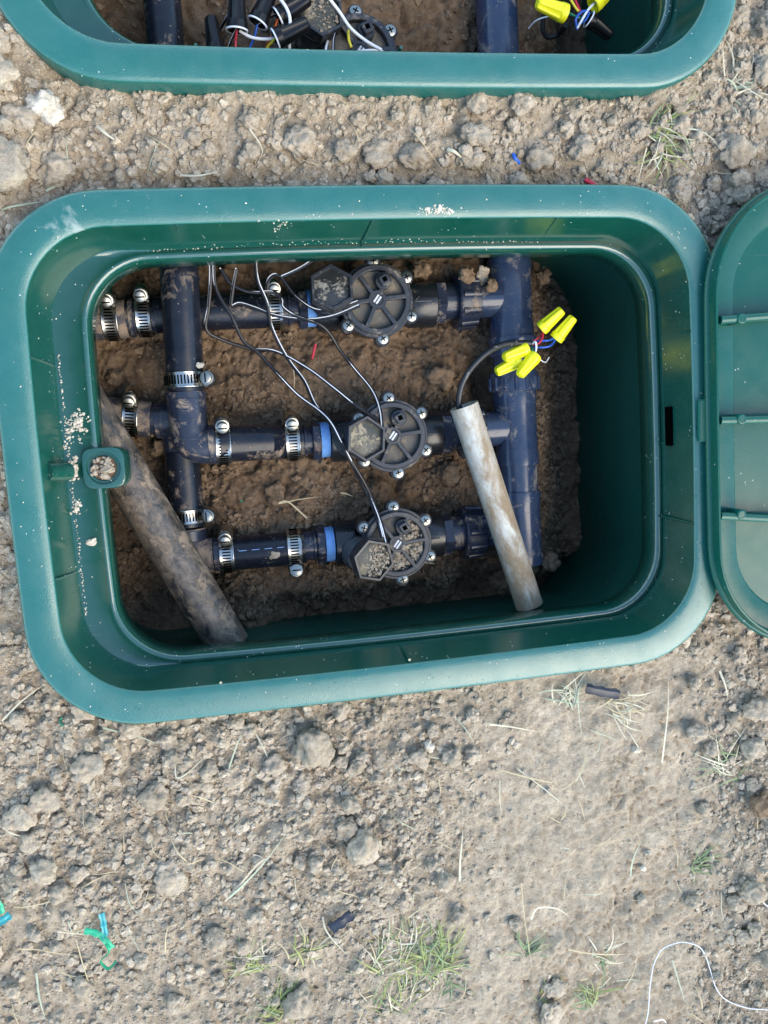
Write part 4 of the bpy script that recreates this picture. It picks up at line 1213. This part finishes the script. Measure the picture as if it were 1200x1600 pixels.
thin([(831, 540, -.088), (832, 546, -.084), (830, 553, -.085), (834, 558, -.086)], 'wiregreen', 'green wire end between the yellow connectors')
thin([(836, 552, -.09), (842, 560, -.092), (852, 566, -.098), (858, 558, -.100)], 'wirewhite', 'loose pale strand under the yellow connectors', .0005)

# ------------------------------------------------------------------ contents of the far box
def wpt(u, v, z): return at(u, v, z)
px_ = at(255, 40, -.095).x
rt, b_ = thing_pipe('poly_pipe', [(px_, .305, -.098), (px_ + .001, .40, -.096), (px_ + .002, .60, -.094)], .0150, M['poly'], 'dusty black pipe in the left of the far box')
xm2 = at(783, 45, ZP + .010).x
manifold((xm2 - XM, .458, 0), 'muddy blue grey manifold pipe in the far box', [(.100, xm2 - .082)], .17, -.150, False)
uv = at(562, 82, ZP + .035)
valve((uv.x, uv.y, ZP), uv.x - .058, uv.x + .040, 'black valve with mossy hexagon in the far box', (-.038, .020), .52, (-.05, .12), M['cupdirt'], 120)
rt, b_ = thing_pipe('poly_pipe', [(uv.x - .12, uv.y, ZP), (uv.x - .068, uv.y, ZP)], PR, M['poly'], 'short black pipe left of the valve in the far box')
adaptor(rt, b_, uv.x - .082, uv.y, ZP, uv.x - .059)
ck = conn_proto(M['blackcap'], 'wire_connector')
MB().lathe((0, 0, 0), (1, 0, 0), [(-.0003, .0060), (-.0003, .0070), (.0006, .0071), (.0008, .0066)], 24, caps=False).build('white_ring', M['wirewhite'], ck)
bl = [((370, 48, -.070), (370, -8, -.066), 'black twist connector standing upright left of centre in the far box', 1.25),
      ((402, 36, -.072), (420, -6, -.070), 'black twist connector leaning right beside the upright one in the far box', 1.2),
      ((434, 28, -.074), (468, 6, -.072), 'black twist connector pointing right, upper of two in the far box', 1.2),
      ((430, 62, -.070), (466, 44, -.068), 'black twist connector pointing right, lower of two in the far box', 1.2),
      ((338, 84, -.074), (330, 30, -.076), 'plain black twist connector at the rim, leftmost in the far box', 1.15),
      ((920, 30, -.080), (946, 50, -.082), 'black twist connector pointing down right in the far box', 1.0)]
for i, (a, b, lab, s_) in enumerate(bl):
    c = ck if i == 0 else copy_tree(ck)
    place_conn(c, at(*a), at(*b), lab, s_, 'black twist connectors in the far box')
for a, b, lab in (((884, 22, -.080), (840, 4, -.076), 'yellow twist connector pointing left in the far box'), ((926, 8, -.080), (952, -16, -.078), 'yellow twist connector cut by the top edge in the far box')):
    c = cy.copy(); col.objects.link(c)
    place_conn(c, at(*a), at(*b), lab, 1.15, 'yellow twist connectors in the far box')
def fw(pts, mat, label, r=.0010, stripe=False): return wire(pts, M[mat], label, r, stripe, 'wires in the far box')
fw([(370, 46, -.071), (362, 62, -.076), (354, 84, -.082), (350, 100, -.085)], 'wireblack', 'striped wire hanging from the upright black connector', stripe=True)
fw([(370, 46, -.071), (368, 66, -.076), (369, 90, -.08), (370, 110, -.085)], 'wirered', 'red wire hanging from the upright black connector')
fw([(374, 48, -.071), (392, 58, -.073), (412, 61, -.074), (430, 60, -.074)], 'wirewhite', 'white wire swinging between two black connectors', .0012)
fw([(402, 38, -.073), (398, 56, -.077), (390, 76, -.082), (384, 100, -.085)], 'wireblue', 'blue wire hanging from the leaning black connector')
fw([(434, 30, -.075), (427, 50, -.077), (417, 72, -.081), (408, 96, -.085)], 'wireorange', 'orange wire hanging from the upper right black connector')
fw([(430, 60, -.071), (425, 66, -.074), (418, 74, -.078), (412, 96, -.085)], 'wireyellow', 'yellow wire hanging from the lower right black connector')
fw([(404, 40, -.074), (424, 26, -.077), (440, 22, -.078)], 'wireblack', 'striped wire behind the leaning black connector', stripe=True)
fw([(432, -8, -.065), (446, 10, -.063), (453, 30, -.064), (452, 60, -.072), (452, 95, -.085)], 'wirewhite', 'white wire looping down over the black connectors', .0013)
fw([(362, 14, -.07), (352, 32, -.08), (344, 46, -.09)], 'wireblack', 'striped wire left of the upright black connector', stripe=True)
fw([(510, -8, -.070), (530, 18, -.078), (548, 44, -.082), (572, 64, -.086), (596, 78, -.088)], 'wirewhite', 'white wire crossing right of the hexagon in the far box', .0013)
fw([(527, 46, -.0895), (522, 62, -.085), (521, 90, -.085)], 'wireblack', 'striped wire leaving the hexagon in the far box', stripe=True)
fw([(512, 64, -.0905), (509, 76, -.086), (508, 96, -.085)], 'wirewhite', 'white wire leaving the hexagon in the far box')
fw([(544, 48, -.09), (545, 62, -.088), (549, 74, -.088)], 'wireyellow', 'yellow wire end beside the bonnet in the far box', .0012)
fw([(560, 80, -.09), (580, 78, -.089), (598, 80, -.09)], 'wirewhite', 'white wire lying across the bonnet in the far box', .0009)
fw([(884, 18, -.080), (896, 24, -.078), (906, 28, -.078), (914, 22, -.079)], 'wiregreen', 'green wire leaving the left yellow connector in the far box')
fw([(902, 46, -.080), (900, 30, -.076), (910, 18, -.075), (920, 20, -.076), (914, 32, -.077), (904, 38, -.08)], 'wireblue', 'blue wire coiled round the bundle in the far box')
fw([(902, 44, -.079), (910, 30, -.075), (920, 14, -.076), (930, 4, -.080)], 'wirewhite', 'white wire in the bundle of the far box')
fw([(897, -4, -.08), (903, 10, -.078), (908, 22, -.077)], 'wirered', 'red wire in the bundle of the far box')
fw([(890, -4, -.08), (898, 10, -.078), (904, 18, -.077)], 'wireyellow', 'yellow wire in the bundle of the far box')
fw([(826, 44, -.12), (838, 32, -.11), (856, 26, -.105), (880, 24, -.09)], 'wirewhite', 'grey strand left of the bundle in the far box', .0006)
fw([(850, 22, -.11), (848, 44, -.115), (856, 58, -.118), (872, 54, -.115), (884, 40, -.10)], 'wireblack', 'dark looped cable under the bundle in the far box', .0022)

# ------------------------------------------------------------------ straw, grass and litter on the ground
def blade_mb(m, P, w0, twist=.0):
    """a folded grass blade: narrow, tapered, V shaped in section"""
    n = len(P); V = []; F = []
    for i, p in enumerate(P):
        t = i / (n - 1)
        d = (P[min(i + 1, n - 1)] - P[max(i - 1, 0)]).normalized()
        sd = d.cross(Vector((0, 0, 1)))
        sd = sd.normalized() if sd.length > 1e-6 else Vector((1, 0, 0))
        sd = (sd * math.cos(twist) + sd.cross(d) * math.sin(twist)).normalized()
        nm = sd.cross(d)
        wv = w0 * (1 - t ** 2.2 * .92)
        V += [p - sd * wv, p - nm * wv * .45, p + sd * wv, p + nm * wv * .12]
    for i in range(n - 1):
        for k in range(4):
            k2 = (k + 1) % 4
            F.append((i * 4 + k, i * 4 + k2, i * 4 + 4 + k2, i * 4 + 4 + k))
    F.append((3, 2, 1, 0)); F.append((n * 4 - 4, n * 4 - 3, n * 4 - 2, n * 4 - 1))
    return m.add(V, F)
def strand(px, mat, label, w_=.0007, lift=.0035, group='dry straws on the bare ground', name='straw', cat='straw'):
    P = smooth_path([at(u, v, -.02) for u, v in px], 5)
    b = P[0].copy(); Q = []
    n = len(P)
    for i, p in enumerate(P):
        zz = gz(p.x, p.y) + lift + .0025 * math.sin(PI * i / (n - 1))
        Q.append(Vector((p.x, p.y, zz)))
    # keep it stiff: smooth heights
    for _ in range(6):
        Q = [Q[0]] + [Vector((Q[i].x, Q[i].y, max(Q[i].z * .5 + (Q[i - 1].z + Q[i + 1].z) * .25, gz(Q[i].x, Q[i].y) + .0008))) for i in range(1, n - 1)] + [Q[-1]]
    b = Q[0].copy()
    m = MB(); blade_mb(m, [q - b for q in Q], w_ * .8)
    o = m.build(name, mat, None, angle=60); o.location = b
    return tag(o, label, cat, group)
named_straw = [([(358, 1405), (400, 1362), (455, 1292)], 'greystraw', 'grey green straw, upper of the crossing pair at lower centre', .0010),
    ([(352, 1412), (402, 1352), (420, 1338)], 'palestraw', 'pale straw beside the crossing pair at lower centre', .0008),
    ([(160, 1138), (205, 1148), (250, 1166)], 'greystraw', 'long grey green straw just under the near left rim', .0009),
    ([(150, 195), (166, 210), (184, 222)], 'palestraw', 'short thick white straw in the strip at left', .0014),
    ([(70, 296), (92, 282), (103, 256), (105, 215)], 'greystraw', 'curved grey green blade at left between the boxes', .0010),
    ([(0, 326), (30, 320), (72, 313)], 'greystraw', 'thin straw at the left edge above the rim', .0009),
    ([(697, 236), (711, 244), (727, 254)], 'palestraw', 'short white straw in the strip right of centre', .0016),
    ([(390, 203), (404, 222), (410, 238), (402, 256)], 'palestraw', 'bent thin straw in the middle of the strip', .0006),
    ([(280, 270), (310, 273), (342, 265)], 'palestraw', 'twisted straw near the top rim of the open box', .0010),
    ([(640, 202), (656, 222), (690, 262)], 'straw', 'thin brown straw in the strip left of the white one', .0005),
    ([(0, 1293), (28, 1303), (60, 1312)], 'palestraw', 'pale straw at the left edge of the lower ground', .0008),
    ([(0, 1130), (30, 1100), (70, 1070)], 'palestraw', 'straw rising to the left rim of the open box', .0008),
    ([(20, 1420), (70, 1408), (112, 1400)], 'straw', 'straw beside the teal tape at the left edge', .0006),
    ([(55, 1525), (60, 1560), (70, 1600)], 'greystraw', 'grey green straw at the bottom left edge', .0010),
    ([(30, 1488), (70, 1486), (120, 1497)], 'straw', 'straw below the green tape at lower left', .0006),
    ([(275, 1180), (280, 1210), (330, 1175)], 'palestraw', 'bent straw right of the ragged clod', .0007),
    ([(400, 1150), (412, 1170), (420, 1190)], 'palestraw', 'short bent straw above the round clod', .0007),
    ([(355, 1210), (370, 1165), (382, 1140)], 'greystraw', 'upright green straw below the rim left of centre', .0008),
    ([(765, 1132), (800, 1136), (840, 1145)], 'palestraw', 'pale straw on the trodden soil below the rim', .0009),
    ([(785, 1206), (830, 1215), (874, 1226)], 'straw', 'straw crossing the middle of the trodden soil', .0008),
    ([(810, 1203), (850, 1232), (892, 1268)], 'palestraw', 'long straw slanting down the trodden soil', .0006),
    ([(875, 1240), (905, 1210), (920, 1165)], 'straw', 'curved thin straw in the middle of the trodden soil', .0005),
    ([(1035, 1192), (1042, 1130), (1050, 1062)], 'palestraw', 'upright pale straw below the lid corner', .0010),
    ([(905, 1078), (905, 1110), (911, 1155)], 'greystraw', 'upright straw left of the black scrap', .0008),
    ([(1128, 1050), (1134, 1070), (1139, 1092)], 'palestraw', 'thick short straw under the lid', .0013),
    ([(986, 1370), (990, 1340), (1008, 1312)], 'greystraw', 'green blade beside the tiny white pebble', .0010),
    ([(830, 1438), (840, 1418), (870, 1420), (893, 1436)], 'palestraw', 'arched pale straw above the bottom grass', .0010),
    ([(888, 1484), (930, 1488), (984, 1494)], 'straw', 'long thin straw lying level near the bottom', .0008),
    ([(815, 1380), (820, 1440), (838, 1550)], 'straw', 'long upright straw near the bottom centre', .0005),
    ([(718, 1376), (720, 1340), (726, 1300)], 'palestraw', 'upright cream straw right of the large tan clod', .0012),
    ([(505, 1440), (512, 1460), (545, 1500)], 'palestraw', 'pale straw beside the dark blue scrap', .0009),
    ([(258, 1490), (262, 1450), (285, 1440)], 'straw', 'thin straw below the flat pale clod', .0006),
    ([(118, 1470), (140, 1540), (150, 1560)], 'straw', 'thin straw hanging under the green tape', .0006),
    ([(1050, 1500), (1058, 1530), (1070, 1566)], 'greystraw', 'straw between the arms of the white string', .0008),
    ([(930, 1322), (950, 1310), (972, 1296)], 'straw', 'short straw at the right of the trodden soil', .0005),
    ([(640, 1440), (660, 1420), (700, 1395)], 'straw', 'short straw near the bottom centre', .0006)]
for px, mk, lab, w_ in named_straw: strand(px, M[mk], lab, w_)
n_str = 0
while n_str < 120:
    u, v = random.uniform(0, 1200), random.choice([random.uniform(1100, 1600), random.uniform(1100, 1600), random.uniform(150, 300)])
    p = at(u, v, -.02)
    if inside_box(np.array([p.x]), np.array([p.y]), .03)[0]: continue
    a = random.uniform(0, 6.28); L_ = random.uniform(18, 60); bend = random.uniform(-.35, .35)
    q = [(u + t * L_ * math.cos(a + bend * t), v + t * L_ * math.sin(a + bend * t)) for t in (0, .5, 1)]
    pe = at(q[2][0], q[2][1], -.02)
    if inside_box(np.array([pe.x]), np.array([pe.y]), .01)[0]: continue
    strand(q, M[random.choice(['straw', 'straw', 'palestraw', 'greystraw'])], ('thin broken straw on the soil of the lower left ground' if v > 1000 and u < 600 else 'thin broken straw on the soil of the lower right ground' if v > 1000 else 'thin broken straw in the strip between the boxes'), random.uniform(.00025, .0006), .002)
    n_str += 1

def tuft(u, v, n, Lmin, Lmax, spread, mats, label, dirang=None, up=.35, w_=.0009):
    c = at(u, v, -.02); base = Vector((c.x, c.y, gz(c.x, c.y)))
    rt = empty('grass_tuft', base, label, 'grass')
    for mi, mk in enumerate(mats):
        m = MB()
        for _ in range(n // len(mats)):
            a = random.uniform(0, 2 * PI) if dirang is None else random.gauss(dirang, .8)
            L_ = random.uniform(Lmin, Lmax); q = spread * math.sqrt(random.random()); qa = random.uniform(0, 6.28)
            s_ = Vector((q * math.cos(qa), q * math.sin(qa), -.001))
            u0 = random.uniform(.1, up) ; P = []
            for k in range(6):
                t = k / 5
                h = L_ * (u0 * 1.6 * t - u0 * 1.25 * t * t)
                aa = a + .5 * t * math.sin(L_ * 900)
                P.append(s_ + Vector((L_ * t * math.cos(aa), L_ * t * math.sin(aa), h + .002)))
            blade_mb(m, P, random.uniform(.35, .9) * w_, random.uniform(-.6, .6))
        m.build('blades', M[mk], rt, angle=60)
    return rt
tuft(640, 1535, 230, .012, .036, .040, ['grass', 'darkgrass', 'straw', 'palestraw'], 'largest grass tuft at the bottom edge centre', 1.2)
tuft(690, 1510, 70, .014, .034, .018, ['darkgrass', 'grass'], 'loose green grass right of the largest tuft', 1.6)
tuft(396, 1515, 70, .012, .028, .012, ['grass', 'palestraw'], 'small yellow green tuft left of the tan clod', 1.8)
tuft(440, 1585, 60, .012, .030, .012, ['grass', 'darkgrass'], 'grass tuft at the bottom edge under the tan clod', 1.6)
tuft(470, 1500, 22, .012, .030, .010, ['grass', 'straw'], 'sparse grass above the tan clod', .6)
tuft(825, 1492, 16, .014, .030, .006, ['darkgrass'], 'small dark tuft right of the largest tuft', 1.2)
tuft(925, 1570, 26, .014, .032, .010, ['grass', 'darkgrass'], 'green tuft near the bottom edge, right of centre', 1.9)
tuft(935, 1500, 20, .014, .030, .009, ['palestraw', 'darkgrass'], 'pale flattened tuft left of the white string', .2)
tuft(1092, 1358, 22, .014, .028, .006, ['darkgrass'], 'small green tuft right of the white pebble', .3)
tuft(1150, 1198, 34, .022, .045, .016, ['darkgrass', 'palestraw'], 'crossed grey green blades near the right edge', 2.2)
tuft(1035, 205, 44, .018, .042, .012, ['palestraw', 'grass', 'darkgrass'], 'dry grass tuft beside the far box corner', .4)
tuft(1030, 225, 22, .018, .034, .010, ['grass', 'palestraw'], 'greener tuft just under the dry one in the strip', -1.4)
tuft(1150, 135, 20, .018, .036, .010, ['palestraw', 'greystraw'], 'thin pale tuft right of the far box', .7)
tuft(1060, 285, 20, .014, .032, .012, ['palestraw', 'greystraw'], 'thin dry grass above the gap beside the lid', .2)
tuft(890, 1095, 26, .012, .030, .012, ['palestraw', 'greystraw'], 'dry flattened tuft left of the black scrap', 1.6)
tuft(968, 1100, 30, .012, .030, .014, ['straw', 'palestraw'], 'dry flattened tuft under the black scrap', -.9)
tuft(860, 1500 + 70, 16, .010, .022, .010, ['straw', 'grass'], 'sparse grass around the flat slab', 1.0)

# litter
def scrap(name, pts, th, mat, label, cat, lift=.008):
    """a crumpled scrap of sheet: strip along pts with a fold"""
    P = smooth_path([at(u, v, -.02) for u, v in pts], 4)
    base = Vector((P[0].x, P[0].y, gz(P[0].x, P[0].y)))
    V, F = [], []
    n = len(P)
    for i, p in enumerate(P):
        d = (P[min(i + 1, n - 1)] - P[max(i - 1, 0)]).normalized(); sd = d.cross(Vector((0, 0, 1))).normalized()
        zz = max(gz(p.x, p.y), base.z) + lift
        wv = th * (1 + .12 * math.sin(i * 2.1))
        c = Vector((p.x, p.y, zz)) - base
        for k, h in ((-1, 0), (-.4, .0010), (.35, .0004), (1, .0012)):
            V.append(c + sd * wv * k + Vector((0, 0, h + .0004 * math.sin(i * 1.7 + k))))
        for k, h in ((1, .0012), (.35, .0004), (-.4, .0010), (-1, 0)):
            V.append(c + sd * wv * k + Vector((0, 0, h - .0007 + .0004 * math.sin(i * 1.7 + k))))
    for i in range(n - 1):
        for k in range(8):
            k2 = (k + 1) % 8
            F.append((i * 8 + k, i * 8 + k2, i * 8 + 8 + k2, i * 8 + 8 + k))
    F.append(tuple(range(8))); F.append(tuple(range(n * 8 - 8, n * 8)))
    o = MB().add(V, F).build(name, mat, None, angle=30); o.location = base
    return tag(o, label, cat)
scrap('plastic_scrap', [(914, 1074), (938, 1079), (966, 1084)], .0040, M['navy'], 'black plastic scrap near the lid on the trodden soil', 'scrap')
scrap('plastic_scrap', [(517, 1454), (533, 1440), (550, 1426)], .0042, M['navy'], 'dark blue folded scrap at the bottom centre', 'scrap')
gt = scrap('plant_tie', [(134, 1448), (152, 1452), (166, 1460), (178, 1474)], .0022, M['tie'], 'torn green tape with curled ends at lower left', 'tape')
def child_scrap(parent, pts, th, mat):
    o = scrap('strip', pts, th, mat, None, None)
    o.parent = parent; o.location = o.location - parent.location
child_scrap(gt, [(160, 1422), (164, 1440), (166, 1458)], .0020, M['teal'])
child_scrap(gt, [(170, 1466), (172, 1480), (160, 1492), (172, 1504), (184, 1492)], .0006, M['tie'])
t2 = scrap('plant_tie', [(-6, 1440), (8, 1432), (19, 1424)], .0028, M['teal'], 'teal tape scrap cut by the left edge', 'tape')
child_scrap(t2, [(-4, 1404), (2, 1414), (4, 1424)], .0024, M['tie'])
def bit(pts, mat, label, r=.0012, z=None, name='wire_offcut', cat='wire offcut'):
    P = []
    for u, v in pts:
        p = at(u, v, -.02 if z is None else z)
        P.append(Vector((p.x, p.y, (gz(p.x, p.y) + r + .002) if z is None else z)))
    P = smooth_path(P, 6); b = P[0].copy()
    o = MB().tube([p - b for p in P], r, 8).build(name, mat); o.location = b
    return tag(o, label, cat)
bit([(921, 275), (932, 282), (945, 291)], M['wirered'], 'red wire offcut by the top rim at right', .0019)
bit([(802, 240), (805, 248), (813, 253)], M['wireblue'], 'blue wire offcut between the clods in the strip', .0015)
bit([(493, 538), (490, 550), (488, 561)], M['wirered'], 'red wire offcut on the soil inside the open box', .0012, -.138)
bit([(96, 1124), (92, 1128), (98, 1134)], M['wiregreen'], 'tiny green offcut below the near left rim', .0009)
bit([(376, 782), (379, 784)], M['wiregreen'], 'tiny green speck on the soil inside the box', .0010, -.136)
P = [at(u, v, -.02) for u, v in ((1008, 1606), (1014, 1570), (1018, 1520), (1030, 1490), (1048, 1478), (1072, 1472), (1095, 1480), (1108, 1510), (1118, 1545), (1140, 1566), (1175, 1576), (1215, 1578))]
P = smooth_path(P, 6)
P = [Vector((p.x, p.y, gz(p.x, p.y) + .0035)) for p in P]
for _ in range(5): P = [P[0]] + [(P[i - 1] + P[i] * 2 + P[i + 1]) / 4 for i in range(1, len(P) - 1)] + [P[-1]]
b = P[0].copy()
o = MB().tube([p - b for p in P], .0005, 8).build('string', M['string']); o.location = b
tag(o, 'white string curling over the soil at the bottom right', 'string')
strand([(1180, 1398), (1190, 1408), (1204, 1418)], M['string'], 'short white string end at the right edge', .0007, .004, None, 'string', 'string')
strand([(1020, 1594), (1032, 1588), (1042, 1600)], M['string'], 'frayed white string end at the bottom edge', .0009, .004, None, 'string', 'string')
# straws inside the pit
def pit_straw(px, z, lab, w_=.0005):
    P = smooth_path([at(u, v, z) for u, v in px], 6); b = P[0].copy()
    m = MB(); blade_mb(m, [p - b for p in P], w_)
    o = m.build('straw', M['straw'], None, angle=60); o.location = b
    tag(o, lab, 'straw')
pit_straw([(480, 810), (450, 784), (436, 787), (470, 780), (502, 776)], -.134, 'curled dry straw on the soil between the lower lines', .0007)
pit_straw([(532, 770), (542, 772), (552, 776)], -.136, 'short dry straw under the middle valve', .0006)
pit_straw([(457, 570), (460, 590), (459, 615)], -.134, 'thin root strand on the soil above the middle line')
pit_straw([(640, 878), (660, 879), (680, 881)], -.102, 'thin straw lying on the lowest valve')

# remaining odd bits on the pipes
def smear(u, v, z, r, mat, label):
    p = at(u, v, z)
    put_clod(p.x, p.y, r, label, None, mat, z=z - r * .25, sink=0, sq=(1, .7, .35))
smear(312, 538 + 32, -.088, .0035, M['stone'], 'pale dirt fleck on the edge of the upright pipe')
smear(428, 867, ZP + .0155, .0055, M['clod'], 'dried mud blob on the lowest pipe')
smear(142, 848, -.0365, .0045, M['stone'], 'pinkish mud flake on the left seat of the open box')
smear(756, 430, ZP + .020, .008, M['clod'], 'soil lump stuck beside the top union nut')
